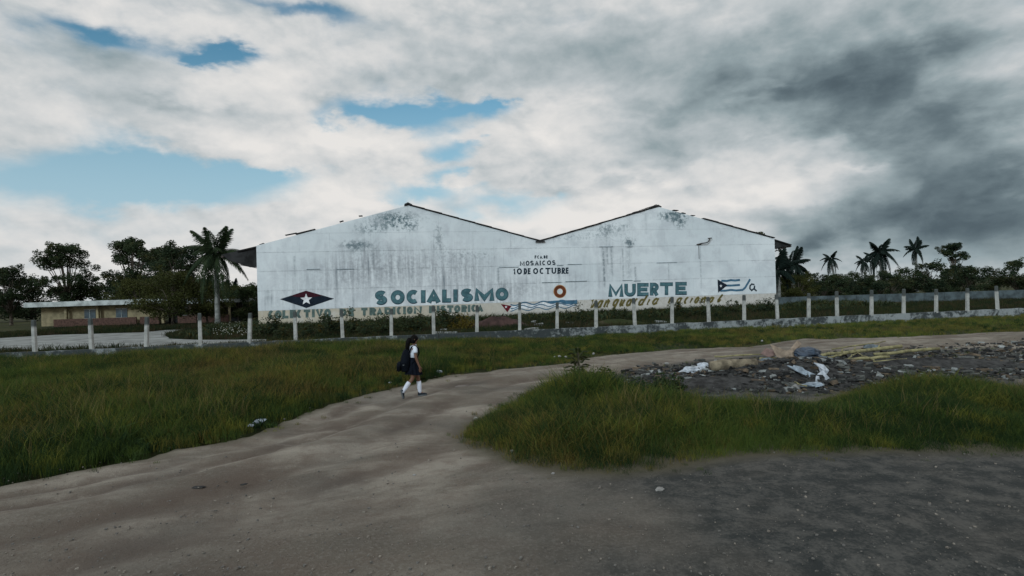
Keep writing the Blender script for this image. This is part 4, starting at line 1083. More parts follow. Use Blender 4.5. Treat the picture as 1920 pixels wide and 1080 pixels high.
shr = [(508, 10.5, 0, 1.12, 'large dark shrub at the left foot of the warehouse wall'), (528, 7, 2, .7, 'low shrub just left of the fence post under the word COLECTIVO'), (577, 9, 1, .72, 'small rounded shrub between fence posts below the diamond emblem'),
       (618, 9.5, 3, 1.05, 'dark shrub leaning beside the fence post under the word DE'), (606, 7, 0, .72, 'grey-green shrub in front of the dark one under the word DE'), (662, 8, 1, 1.1, 'dark shrub right of the fence post under the letters TR'),
       (690, 6, 2, .75, 'low spreading bush left of the fence post under the letters RAD'), (716, 8.5, 0, 1.0, 'bushy shrub just left of the fence post under the word TRADICION'), (775, 8.5, 2, 1.02, 'dark green shrub below the letters ION and between two posts'),
       (832, 8.5, 3, 1.1, 'dense dark shrub beneath the word HISTORICA'), (1088, 11, 1, .95, 'reddish leafed bush right of the wavy ribbon flag'), (1160, 12, 2, .85, 'scrubby bush under the olive script word vanguardia'),
       (1222, 13, 0, .7, 'low dull bush under the gap between the two script words'), (1278, 14, 3, .92, 'feathery dark bush under the start of the word nacional'), (1312, 14, 1, .88, 'dark bush touching the fence post under the word nacional'),
       (1345, 10, 2, .55, 'small low bush just right of the post at the end of nacional'), (1440, 15, 0, 1.0, 'dark bush at the right foot of the warehouse wall'), (560, 5, 3, .5, 'tiny bush at the low wall right of the post below the diamond')]
for i, (px, d, k, s_, lb) in enumerate(shr):
    put_tree(SH[k], behind(px, d), 'shrub', lb, 'shrub', 'shrubs between fence and warehouse', rz=i * 1.1, sc=s_ * SHK, part=('stems', 'foliage'))
put_tree(SHT, behind(1376, 14), 'shrub', 'thin tall twiggy shrub below the flag with the slash', 'shrub', 'shrubs between fence and warehouse', sc=1.0, part=('stems', 'foliage'))
put_tree(SHY, behind(868, 8), 'shrub', 'yellowish ochre bush right of the dense dark shrub', 'shrub', 'shrubs between fence and warehouse', sc=1.0, part=('stems', 'foliage'))

# reddish heap of earth behind the posts
M_REDEARTH = mat('red_earth', (.050, .028, .025), .95, .35, 1.5, .6, 10)


def mound(name, c, rx, ry, h, mt, seed, rz=0., kind=None, label=None, cat=None, n=26):
    V = []; Fc = []; r = np.random.default_rng(seed)
    th0 = np.arange(n) * 2 * pi / n; rings = 7; V.append((0, 0, h))
    for j in range(1, rings + 1):
        f = j / rings
        for k in range(n):
            w = 1 + .12 * sin(3 * th0[k] + seed) + .07 * sin(7 * th0[k] + 2 * seed)
            z = h * (cos(f * pi) * .5 + .5) * (1 + .35 * (r.random() - .5)) - (.09 if j == rings else 0)
            V.append((rx * f * w * cos(th0[k]), ry * f * w * sin(th0[k]), z))
    for k in range(n): Fc.append((0, 1 + k, 1 + (k + 1) % n))
    for j in range(rings - 1):
        for k in range(n): Fc.append((1 + j * n + k, 1 + (j + 1) * n + k, 1 + (j + 1) * n + (k + 1) % n, 1 + j * n + (k + 1) % n))
    mb = MB(); mb.add(V, Fc); o = mb.build(name, mt, None, True); o.location = c; o.rotation_euler.z = rz; tag(o, label, cat, None, kind); return o


mound('earth_heap', behind(935, 10) + Vector((0, 0, .03)), 3.0, 1.6, .72, M_REDEARTH, 4, .2, None, 'reddish brown heap of earth behind the fence below the ribbon flag', 'earth heap')
mound('earth_heap', behind(1150, 7) + Vector((0, 0, .03)), 3.4, 1.5, .4, M_SOIL, 9, .2, None, 'low dark grassy hump behind the fence under the script word', 'earth heap')
# rubble blocks lying in the yard
M_RUB = mat('pale_rubble', (.26, .28, .28), .95, .3, 4, .3, 14)
for i, (px, d, s_) in enumerate(((836, 4, .7), (1010, 9, .35), (1068, 9, .3), (996, 4, .5), (1000, 12, .3), (1240, 6, .8), (830, 7, .4))):
    mb = MB(); mb.box((0, 0, .1), (s_ * 1.8, s_ * .8, .22 + .1 * s_), jit=.05)
    o = mb.build('concrete_block', M_RUB); o.location = behind(px, d) + Vector((0, 0, .03)); o.rotation_euler.z = .3 * i
    tag(o, ['flat pale slab under the letters TOR behind the fence', 'small pale block behind the fence left of the earth heap', 'small pale block below the right end of the ribbon flag', 'broken slab close behind the low wall under the ribbon flag', 'small pale block against the warehouse foot', 'long pale slab behind the posts under the word MUERTE', 'small block beside the ochre bush'][i], 'rubble block', 'blocks lying in the yard')


# ------------------------------------------------------------------ grass (blades instanced on points, one object per stand)
def grass_object(name, pts, protos, mt, label=None, kind='stuff'):
    """pts: list of arrays (x,y,z,scale,rot) for each prototype; protos: list of (V, tris)"""
    Vs, Fs, ids, scl, rot = [], [], [], [], []; o_ = 0
    for k, (V, T) in enumerate(protos):
        Vs.append(V); Fs.append(T + o_); ids.append(np.full(len(V), k + 1)); scl.append(np.ones(len(V))); rot.append(np.zeros((len(V), 3))); o_ += len(V)
    for k, P_ in enumerate(pts):
        Vs.append(P_[:, :3]); ids.append(np.full(len(P_), -(k + 1))); scl.append(P_[:, 3]); r3 = np.zeros((len(P_), 3)); r3[:, 2] = P_[:, 4]; r3[:, 0] = P_[:, 5]; r3[:, 1] = P_[:, 6]; rot.append(r3)
    V = np.concatenate(Vs); Fa = np.concatenate(Fs)
    me = np_mesh(name, V, Fa.ravel(), 3, mt)
    a = me.attributes.new('pid', 'INT', 'POINT'); a.data.foreach_set('value', np.concatenate(ids).astype(np.int32))
    a = me.attributes.new('scl', 'FLOAT', 'POINT'); a.data.foreach_set('value', np.concatenate(scl).astype(np.float32))
    a = me.attributes.new('rot', 'FLOAT_VECTOR', 'POINT'); a.data.foreach_set('vector', np.concatenate(rot).astype(np.float32).ravel())
    o = link(name, me); tag(o, label, None, None, kind)
    ng = bpy.data.node_groups.new(name, 'GeometryNodeTree')
    ng.interface.new_socket('Geometry', in_out='INPUT', socket_type='NodeSocketGeometry'); ng.interface.new_socket('Geometry', in_out='OUTPUT', socket_type='NodeSocketGeometry')
    nd = ng.nodes; lk = ng.links; gi = nd.new('NodeGroupInput'); go = nd.new('NodeGroupOutput'); jn = nd.new('GeometryNodeJoinGeometry')
    def attr(nm, ty):
        n = nd.new('GeometryNodeInputNamedAttribute'); n.data_type = ty; n.inputs[0].default_value = nm
        return [s for s in n.outputs if s.enabled and s.name == 'Attribute'][0]
    pid = attr('pid', 'INT'); sc_a = attr('scl', 'FLOAT'); ra = attr('rot', 'FLOAT_VECTOR')
    def eq(v):
        n = nd.new('FunctionNodeCompare'); n.data_type = 'INT'; n.operation = 'EQUAL'
        ii = [s for s in n.inputs if s.enabled]; lk.new(pid, ii[0]); ii[1].default_value = v; return n.outputs[0]
    for k in range(len(protos)):
        s1 = nd.new('GeometryNodeSeparateGeometry'); s1.domain = 'POINT'; lk.new(gi.outputs[0], s1.inputs[0]); lk.new(eq(k + 1), s1.inputs[1])
        s2 = nd.new('GeometryNodeSeparateGeometry'); s2.domain = 'POINT'; lk.new(gi.outputs[0], s2.inputs[0]); lk.new(eq(-(k + 1)), s2.inputs[1])
        m2 = nd.new('GeometryNodeMeshToPoints'); lk.new(s2.outputs[0], m2.inputs[0])
        ip = nd.new('GeometryNodeInstanceOnPoints'); lk.new(m2.outputs[0], ip.inputs['Points']); lk.new(s1.outputs[0], ip.inputs['Instance'])
        lk.new(ra, ip.inputs['Rotation']); lk.new(sc_a, ip.inputs['Scale']); lk.new(ip.outputs[0], jn.inputs[0])
    lk.new(jn.outputs[0], go.inputs[0]); md = o.modifiers.new('blades', 'NODES'); md.node_group = ng
    return o


def tuft(seed, nb, h, spread, w, bend=.5):
    r = np.random.default_rng(seed); V = []; T = []
    for i in range(nb):
        a = r.uniform(0, 2 * pi); rr = spread * sqrt(r.random()); x, y = rr * cos(a), rr * sin(a)
        hh = h * r.uniform(.55, 1.1); dd = r.uniform(0, 2 * pi); bl = bend * hh * r.uniform(.2, 1.1); wd_ = w * r.uniform(.7, 1.3); pa = r.uniform(0, 2 * pi)
        wx, wy = wd_ * cos(pa), wd_ * sin(pa); o_ = len(V)
        V += [(x - wx, y - wy, -.03), (x + wx, y + wy, -.03), (x - wx * .8 + bl * .3 * cos(dd), y - wy * .8 + bl * .3 * sin(dd), hh * .55), (x + wx * .8 + bl * .3 * cos(dd), y + wy * .8 + bl * .3 * sin(dd), hh * .55), (x + bl * cos(dd), y + bl * sin(dd), hh * (1 - .25 * bl / hh))]
        T += [(o_, o_ + 1, o_ + 3), (o_, o_ + 3, o_ + 2), (o_ + 2, o_ + 3, o_ + 4)]
    return np.array(V), np.array(T)


def scatter(n, bbox, mask, hfun, seed, K=3):
    r = np.random.default_rng(seed); X_ = r.uniform(bbox[0], bbox[1], n); Y_ = r.uniform(bbox[2], bbox[3], n)
    p = mask(X_, Y_); ok = r.random(n) < p; X_, Y_ = X_[ok], Y_[ok]; h = hfun(X_, Y_) * r.uniform(.75, 1.25, len(X_))
    ks = r.integers(0, K, len(X_)); Z_ = np.full(len(X_), -.04)
    A = np.stack([X_, Y_, Z_, h, r.uniform(0, 6.28, len(X_)), r.uniform(-.15, .15, len(X_)), r.uniform(-.15, .15, len(X_))], 1)
    return [A[ks == k] for k in range(K)]


fenceside = lambda X_, Y_: (X_ - F0.x) * fn.x + (Y_ - F0.y) * fn.y         # >0 behind the fence
PR = [tuft(1, 34, .40, .24, .0042, .7), tuft(2, 34, .44, .28, .0045, .95), tuft(3, 30, .36, .24, .004, .5)]
PR_S = [tuft(5, 24, .20, .18, .006, .8), tuft(6, 24, .17, .2, .006, 1.), tuft(7, 24, .22, .18, .005, .5)]


def m_left(X_, Y_):
    sd = poly_sd(road_poly, X_, Y_) + vnoise(X_, Y_, 1.1, 11) * .55; fs_ = fenceside(X_, Y_)
    return np.where((sd < 0) & (fs_ < -.12), np.clip(.35 + -sd * .8, 0, 1) * (.70 + vnoise(X_, Y_, .7, 31) * 2.2), 0)


def h_left(X_, Y_):
    sd = poly_sd(road_poly, X_, Y_); x_ = np.clip((2.5 - X_) / 9.0, 0.0, 1.0)
    near_f = np.clip(-fenceside(X_, Y_) / 1.5, .35, 1)
    return (.38 + .72 * x_ + .9 * vnoise(X_, Y_, .6, 41)) * np.clip(.45 + -sd * .45, .45, 1.15) * near_f


S1 = scatter(85000, (-32, 12, 8, 33), m_left, h_left, 51)
grass_object('tall_grass', S1, PR, M_GRASS)
S2 = scatter(26000, (8, 60, 22, 42), m_left, lambda X_, Y_: .75 + .7 * vnoise(X_, Y_, .5, 42), 52)
grass_object('verge_grass', S2, PR_S, M_GRASS_FAR)


def m_isl(X_, Y_):
    sd = poly_sd(island_poly, X_, Y_) + vnoise(X_, Y_, 1.3, 12) * .35
    return np.where(sd > 0, np.clip(.3 + sd * 1.2, 0, 1) * (.8 + vnoise(X_, Y_, .8, 33) * 1.8), 0)


def h_isl(X_, Y_):
    sd = poly_sd(island_poly, X_, Y_)
    q_ = gp(1090, 745)
    return (.95 + 1.25 * vnoise(X_, Y_, .7, 43) + .25 * np.exp(-((X_ - q_.x + .3) / 1.6) ** 2)) * np.clip(.35 + sd * .6, .3, 1.2)


S3 = scatter(90000, (-3, 30, 7, 20), m_isl, h_isl, 53)
grass_object('island_grass', S3, PR, M_GRASS)
# seed stalks and broad weeds standing in both stands
M_STALK = grass_mat('dry_stalks', (.10, .085, .035), (.16, .13, .05), (.20, .17, .07), (.09, .07, .03)); M_WEED = grass_mat('weeds', (.016, .036, .014), (.04, .07, .02), (.06, .09, .02), (.09, .08, .02))
PR_K = [tuft(21, 7, .62, .16, .0035, .35), tuft(22, 5, .70, .12, .0035, .5), tuft(23, 9, .52, .2, .003, .3)]
PR_W = [tuft(25, 26, .30, .16, .022, .9), tuft(26, 20, .38, .14, .018, 1.1), tuft(27, 30, .24, .2, .02, .8)]
mk = lambda f, sc_, sd_, th_: (lambda X_, Y_: np.where(vnoise(X_, Y_, sc_, sd_) > th_, 1, .06) * np.clip(f(X_, Y_), 0, 1))
both = lambda X_, Y_: np.maximum(m_left(X_, Y_), m_isl(X_, Y_))
hb = lambda X_, Y_: np.where(m_isl(X_, Y_) > 0, h_isl(X_, Y_), h_left(X_, Y_))
grass_object('dry_stalks', scatter(16000, (-30, 30, 7, 33), mk(both, .5, 71, .04), lambda X_, Y_: hb(X_, Y_) * .95, 61), PR_K, M_STALK)
grass_object('broadleaf_weeds', scatter(20000, (-30, 30, 7, 33), mk(both, .8, 73, .10), lambda X_, Y_: hb(X_, Y_) * 1.05, 62), PR_W, M_WEED)
# yard behind the fence


def m_yard(X_, Y_):
    fs_ = fenceside(X_, Y_); dr = poly_sd([g2(*p) for p in dp], X_, Y_)
    wl_ = (X_ - B0.x) * wn.x + (Y_ - B0.y) * wn.y; ul = (X_ - B0.x) * wd.x + (Y_ - B0.y) * wd.y
    ok = (fs_ > .15) & (dr < -.1) & ~((wl_ > -.1) & (ul > -.3) & (ul < W + .3)) & (Y_ < 60)
    return np.where(ok, .6 + vnoise(X_, Y_, .3, 35) * 1.2, 0)


S4 = scatter(42000, (-48, 60, 27, 64), m_yard, lambda X_, Y_: 1.1 + 1.3 * vnoise(X_, Y_, .25, 45), 54)
grass_object('yard_grass', S4, [tuft(8, 20, .30, .30, .010, .7), tuft(9, 20, .34, .34, .010, .7), tuft(10, 20, .26, .3, .010, .7)], grass_mat('grass_yard', (.014, .026, .012), (.036, .046, .016), (.060, .050, .020), (.050, .036, .022)))
def m_foot(X_, Y_):
    wl_ = (X_ - B0.x) * wn.x + (Y_ - B0.y) * wn.y
    return m_yard(X_, Y_) * np.exp(-((wl_ + 2.6) / 2.6) ** 2) * np.clip(.6 + vnoise(X_, Y_, .35, 81) * 3, 0, 1)


grass_object('wall_foot_scrub', scatter(26000, (-24, 34, 30, 62), m_foot, lambda X_, Y_: 1.9 + 1.6 * vnoise(X_, Y_, .4, 83), 63), [tuft(31, 26, .34, .34, .030, 1.0), tuft(32, 22, .40, .3, .026, 1.2), tuft(33, 26, .28, .36, .03, .8)], M_LEAF_BUSH)
# thin weeds and stragglers on the dirt next to the stands


def m_edge(X_, Y_):
    sd = poly_sd(road_poly, X_, Y_); il = poly_sd(island_poly, X_, Y_)
    a = np.exp(-((sd - .15) / .35) ** 2) * .5 + np.exp(-((il + .15) / .25) ** 2) * .5 + np.where(poly_sd(trash_poly, X_, Y_) > -.4, .5, 0)
    return a * np.clip(.5 + vnoise(X_, Y_, 1.5, 37) * 2.5, 0, 1) * (sd > 0)


S5 = scatter(34000, (-20, 40, 7, 34), m_edge, lambda X_, Y_: .35 + .3 * vnoise(X_, Y_, 1.5, 46), 55)
for a_ in S5: a_[:, 2] = .0
grass_object('edge_weeds', S5, PR_S, M_GRASS)
# small white flowers in the yard on the left
r_ = np.random.default_rng(9); mb = MB()
M_FLOWER = mat('flower_white', (.55, .56, .50), .8, .1, 2, 0)
for k in range(110):
    px = 400 + 62 * r_.random(); py = 612 + 24 * r_.random(); p = gp(px, py); z = .25 + .3 * r_.random(); s_ = .03
    for a in (0, pi / 2):
        mb.add([(p.x - s_ * cos(a), p.y - s_ * sin(a), z), (p.x, p.y, z + s_), (p.x + s_ * cos(a), p.y + s_ * sin(a), z), (p.x, p.y, z - s_)], [(0, 1, 2, 3)])
tag(mb.build('white_flowers', M_FLOWER), None, None, None, 'stuff')

# seedling on the grass island
def sapling(c, h, w, seed):
    r = random.Random(seed); root = tag(empty('young_shrub', c), 'young leafy shrub with spreading fronds on the far rim of the grass island', 'shrub'); mb = MB(); st = MB()
    for k in range(16):
        th = k * 2.4; zz = h * (.35 + .6 * (k / 16)); L = w * (.75 - .35 * (k / 16)) * r.uniform(.8, 1.1)
        p0 = Vector((0, 0, zz * .9)); tip = Vector((L * cos(th), L * sin(th), zz + .05)); md_ = (p0 + tip) / 2 + Vector((0, 0, .09)); st.tube([p0, md_, tip], .004, 4, False)
        for i in range(12):
            f = .2 + .8 * i / 11; p = (p0.lerp(md_, f * 2) if f < .5 else md_.lerp(tip, f * 2 - 1)); tg = (tip - p0).normalized(); sd_ = Vector((-tg.y, tg.x, 0))
            for sg in (-1, 1):
                q = p + (sd_ * sg + tg * .4) * .10 + Vector((0, 0, -.02)); w_ = tg * .030
                mb.add([p, (p + q) / 2 + w_, q, (p + q) / 2 - w_], [(0, 1, 2, 3)])
    st.tube([(0, 0, -.05), (.02, 0, h * .5), (0, 0, h)], [.015, .012, .006], 5); st.build('stem', M_BARK, root); mb.build('foliage', M_LEAF_MID, root)
    return root


p = gp(1086, 733); sapling((p.x, p.y, 0), 1.08, .50, 3)
bsh = shrub_meshes(.62, 1.5, 140, 2600, .05, M_LEAF_MID)
p = gp(1112, 736); put_tree(bsh, (p.x, p.y, 0), 'shrub', 'low dark bush at the foot of the young shrub on the grass island', 'shrub', part=('stems', 'foliage'))
p = gp(1235, 742); put_tree(bsh, (p.x, p.y, 0), 'shrub', 'low weedy bush on the grass island left of the white bags', 'shrub', rz=2., sc=.8, part=('stems', 'foliage'))

# ------------------------------------------------------------------ rubbish heap
M_BAGW = mat('white_plastic', (.44, .49, .55), .45, .25, 6, .5, 20, spec=.4); M_BAGB = mat('dark_blue_plastic', (.035, .055, .085), .4, .3, 6, .5, 20, spec=.5)
M_CARD = mat('torn_cardboard', (.27, .215, .165), .9, .25, 4, .2, 20); M_LOG = mat('peeled_log', (.20, .17, .12), .9, .35, 5, .5, 20); M_BAM = mat('yellowed_trunk', (.25, .23, .12), .85, .3, 4, .4, 14)
M_RAG = mat('grey_blue_rag', (.30, .36, .42), .9, .35, 5, .4, 18); M_DEB = mat('dark_debris', (.035, .036, .036), .95, .5, 5, .6, 12); M_STONE = mat('pale_stone', (.30, .30, .29), .9, .3, 8, .3, 25)
M_PINKP = mat('pink_plastic', (.20, .135, .12), .7, .2, 6, .3, 20); M_GREY = mat('grey_sack', (.14, .17, .19), .9, .3, 6, .5, 16)


def crumple(name, px, py, sx, sy, sz, mt, label, cat, seed, rz=0., zoff=0., amp=.35, group=None):
    """crumpled closed lump: noisy sphere with sharp folds"""
    r = random.Random(seed); n1, n2 = 10, 14; V = []; Fc = []
    ph = [r.uniform(0, 6.28) for _ in range(8)]
    for i in range(n1 + 1):
        th = pi * i / n1
        for k in range(n2):
            a = 2 * pi * k / n2
            f = 1 + amp * (sin(3 * a + ph[0] + 2 * th) * .5 + sin(5 * a + ph[1] - 3 * th) * .4 + r.uniform(-.5, .5) * .8) * (sin(th) if 0 < i < n1 else 0)
            V.append((sx / 2 * f * sin(th) * cos(a), sy / 2 * f * sin(th) * sin(a), sz * (.45 + .5 * cos(th) * f)))
    for i in range(n1):
        for k in range(n2): Fc.append((i * n2 + k, (i + 1) * n2 + k, (i + 1) * n2 + (k + 1) % n2, i * n2 + (k + 1) % n2))
    mb = MB(); mb.add(V, Fc); o = mb.build(name, mt); p = gp(px, py); o.location = (p.x, p.y, zoff + float(terrain_z(np.array([p.x]), np.array([p.y]))[0])); o.rotation_euler.z = rz
    return tag(o, label, cat, group)


def sheet(name, px, py, pts, mt, label, cat, seed, zoff=.1, tilt=(.5, 0, 0), th=.012, lift=.1):
    """crumpled flat scrap: outline in metres, folded, with thickness"""
    r = random.Random(seed); n = len(pts); c_ = Vector((sum(p[0] for p in pts) / n, sum(p[1] for p in pts) / n, 0))
    Mx = Matrix.Rotation(tilt[2], 3, 'Z') @ Matrix.Rotation(tilt[0], 3, 'X') @ Matrix.Rotation(tilt[1], 3, 'Y')
    vs = [Mx @ (c_ + Vector((0, 0, lift)))] + [Mx @ Vector((p[0], p[1], r.uniform(-.05, .05))) for p in pts]
    vs2 = [v - Mx @ Vector((0, 0, th)) for v in vs]
    fs = [(0, 1 + i, 1 + (i + 1) % n) for i in range(n)] + [(n + 1, n + 2 + (i + 1) % n, n + 2 + i) for i in range(n)] + [(1 + i, n + 2 + i, n + 2 + (i + 1) % n, 1 + (i + 1) % n) for i in range(n)]
    mb = MB(); mb.add(vs + vs2, fs); o = mb.build(name, mt); p = gp(px, py); o.location = (p.x, p.y, zoff); return tag(o, label, cat)


tp_ = gp(1500, 705); mound('debris_mound', (tp_.x, tp_.y, .0), 3.8, 1.6, .44, M_DEB, 6, .12, 'stuff')
tp_ = gp(1720, 690); mound('debris_mound', (tp_.x, tp_.y, .0), 4.2, 1.3, .26, M_DEB, 10, .1, 'stuff')
tp_ = gp(1345, 722); mound('debris_mound', (tp_.x, tp_.y, .0), 2.4, 1.3, .20, M_DEB, 8, .12, 'stuff')
# chips, clods, splinters: uncountable
r = random.Random(4); mb = MB()
for k in range(5200):
    px = 1170 + 760 * r.random() ** 1.1; py = lin((1190, 694), (1670, 658), px) + (r.random() * 1.1 - .03) * lin((1190, 36), (1500, 62), min(px, 1560)) + r.gauss(0, 3)
    if r.random() < .1: px = 1500 + r.gauss(0, 50); py = 695 + r.gauss(0, 14)
    p = gp(px, py); s_ = r.choice((.015, .02, .03, .03, .04, .05, .07, .10)) * r.uniform(.6, 1.3)
    zz = .03 + max(0, .42 * exp(-(((p.x - gp(1500, 705).x) / 2.4) ** 2 + ((p.y - gp(1500, 705).y) / 1.0) ** 2)))
    Mx = Matrix.Rotation(r.uniform(0, 6), 3, 'Z') @ Matrix.Rotation(r.uniform(-.5, .5), 3, 'X')
    mb.box((p.x, p.y, zz + s_ * .2), (s_ * r.uniform(1, 3.2), s_ * r.uniform(.5, 1), s_ * r.uniform(.3, .8)), M=Mx, mi=r.choice((0, 0, 0, 0, 0, 0, 1, 1, 2, 2, 3)), jit=s_ * .25)
tag(mb.build('rubble', [M_DEB, mat('mid_debris', (.08, .085, .08), .95, .4, 4, .3, 12), mat('brown_debris', (.11, .085, .06), .95, .4, 4, .3, 12), mat('light_debris', (.24, .26, .26), .9, .3, 4, .3, 12)]), None, None, None, 'stuff')

crumple('plastic_bag', 1300, 703, .75, .42, .24, M_BAGW, 'crumpled white plastic bag at the left end of the rubbish, larger one', 'plastic bag', 1, .2)
crumple('plastic_bag', 1320, 698, .42, .34, .30, M_BAGW, 'upright white plastic bag touching the larger white bag', 'plastic bag', 2, .9)
crumple('plastic_bag', 1276, 703, .35, .2, .07, M_BAGW, 'flattened white scrap of plastic left of the white bags', 'plastic scrap', 3)
mb = MB(); a = gp(1332, 687, .34); b_ = gp(1418, 682, .36); mb.tube([a, a.lerp(b_, .3) + Vector((0, 0, .02)), a.lerp(b_, .7) + Vector((0, .05, -.01)), b_], [.13, .155, .15, .14], 12); tag(mb.build('log', M_LOG, None, True), 'thick pale brown log lying between the white bags and the cardboard', 'log')
sheet('cardboard', 1484, 692, [(-.45, .55), (-.18, .25), (.1, .35), (.42, .62), (.5, .5), (.2, .1), (.22, -.2), (.0, -.35), (-.1, -.05), (-.38, .1)], M_CARD, 'torn star-shaped piece of beige cardboard standing on the rubbish heap', 'cardboard', 3, 0.25, (1.05, 0, .15), .014, .1)
sheet('plastic_bag', 1490, 690, [(-.2, -.1), (.0, .16), (.25, .1), (.3, -.05), (.08, -.14)], M_BAGW, 'small white plastic scrap lying against the torn cardboard', 'plastic scrap', 4, 0.39, (.7, 0, .1), .01, .06)
crumple('rubbish_sack', 1512, 690, .9, .5, .38, M_BAGB, 'dark blue crumpled sack right of the torn cardboard', 'sack', 5, .1, .24)
crumple('rubbish_sack', 1440, 692, .55, .36, .30, M_GREY, 'grey sack between the log and the torn cardboard', 'sack', 6, .4, .05)
crumple('rubbish_sack', 1503, 694, .35, .28, .28, M_GREY, 'small grey sack below the dark blue sack', 'sack', 16, .4, .12)
sheet('cardboard', 1532, 696, [(-.55, -.1), (-.2, .12), (.3, .2), (.62, .12), (.2, -.1), (-.1, -.2)], M_GREY, 'flat grey board under the dark blue sack', 'board', 7, 0.31, (.35, 0, .1), .02, .04)
sheet('cardboard', 1446, 689, [(-.3, .05), (-.05, .22), (.3, .1), (.22, -.05), (-.1, -.1)], M_PINKP, 'pinkish scrap on top of the grey sack', 'scrap', 8, 0.41, (.6, 0, .2), .014, .05)
sheet('rag', 1512, 716, [(-.40, .22), (-.3, .12), (-.2, .24), (-.06, .1), (.04, .02), (.2, -.12), (.22, -.3), (.06, -.34), (-.05, -.15), (-.26, .02)], M_RAG, 'pale blue rag hanging down the left of the heap front', 'rag', 9, 0.27, (.75, 0, .1), .02, .08)
sheet('rag', 1540, 718, [(-.30, -.30), (-.16, -.08), (-.02, .0), (.05, .2), (-.06, .28), (.16, .2), (.22, .02), (.1, -.08), (.12, -.2), (-.06, -.28)], M_BAGW, 'white crumpled cloth beside the pale blue rag', 'rag', 10, 0.27, (.75, 0, .1), .02, .09)
sheet('rag', 1547, 707, [(-.25, -.05), (0, .1), (.35, .12), (.32, 0), (.0, -.12)], M_BAGW, 'small white flap lying above the white cloth', 'rag', 11, 0.29, (.5, 0, .1), .02, .04)
sheet('cardboard', 1545, 714, [(-.2, .05), (.05, .1), (.28, -.05), (.1, -.1), (-.15, -.05)], M_PINKP, 'pinkish scrap right of the white cloth', 'scrap', 12, 0.21, (.5, 0, .1), .02, .04)
crumple('rubbish_sack', 1524, 732, .5, .25, .12, M_RAG, 'crushed grey-blue sack at the bottom of the heap', 'sack', 13, .1, .05)
crumple('stone', 1498, 731, .34, .2, .14, M_STONE, 'pale stone in front of the pale blue rag', 'stone', 14)
crumple('rubbish_sack', 1458, 700, .3, .2, .18, M_GREY, 'little grey bundle below the log end', 'sack', 15, .1, .05)
for i, (a, b_, r0, r1, lb) in enumerate((((1553, 676), (1690, 664), .055, .06, 'upper long yellowed trunk lying along the right of the heap'), ((1562, 688), (1668, 683), .035, .055, 'lower yellowed trunk lying below the longest one'),
                                        ((1536, 680), (1556, 677), .045, .055, 'short yellowish stub at the left end of the upper trunk'), ((1546, 683), (1588, 677), .035, .03, 'thin crooked branch between the two trunks'),
                                        ((1590, 682), (1606, 675), .022, .02, 'short thin stick leaning on the lower trunk'), ((1425, 686), (1458, 687), .05, .04, 'short yellowish stick under the grey sack'), ((1340, 679), (1428, 678), .03, .02, 'thin bare branch behind the thick log'),
                                        ((1560, 663), (1660, 652), .03, .02, 'thin dark branch behind the yellowed trunks'), ((1580, 693), (1700, 690), .03, .035, 'lowest thin yellowish pole of the branch pile'), ((1600, 668), (1640, 690), .022, .018, 'thin stick lying across both long yellowed trunks'), ((1470, 704), (1530, 700), .025, .02, 'thin pale stick above the blue rag'), ((1350, 704), (1430, 712), .022, .018, 'thin stick on the dark ground below the thick log'), ((1640, 676), (1760, 668), .05, .05, 'pale trunk continuing the pile at the far right'), ((1490, 730), (1512, 742), .02, .015, 'bent twig below the pale blue rag'))):
    A, B_ = gp(*a), gp(*b_); n = 6; pts = []; rr = random.Random(i)
    for k in range(n + 1):
        f = k / n; q = A.lerp(B_, f); pts.append((q.x, q.y + rr.uniform(-.03, .03), .14 + r0 + .06 * f + rr.uniform(-.02, .02)))
    mb = MB(); mb.tube(pts, [r0 + (r1 - r0) * k / n + rr.uniform(-.003, .003) for k in range(n + 1)], 8 if r0 > .04 else 5)
    if i == 0:
        for f in (.2, .45, .7): q = Vector(pts[int(f * n)]); mb.tube([q, q + Vector((.06, -.02, .14))], [.03, .02], 5)
    tag(mb.build('branch' if r0 < .05 else 'trunk_piece', M_BAM, None, True), lb, 'branch')
crumple('plastic_bag', 1632, 657, .5, .3, .2, M_GREY, 'grey lump behind the right end of the upper trunk', 'sack', 22)
sheet('plastic_bag', 1590, 698, [(-.5, .12), (-.1, .18), (.25, .02), (.45, -.12), (.3, -.16), (-.1, 0)], M_RAG, 'long grey-green plastic strip below the lower trunk', 'plastic scrap', 23, 0.17, (.3, 0, -.2), .012, .04)

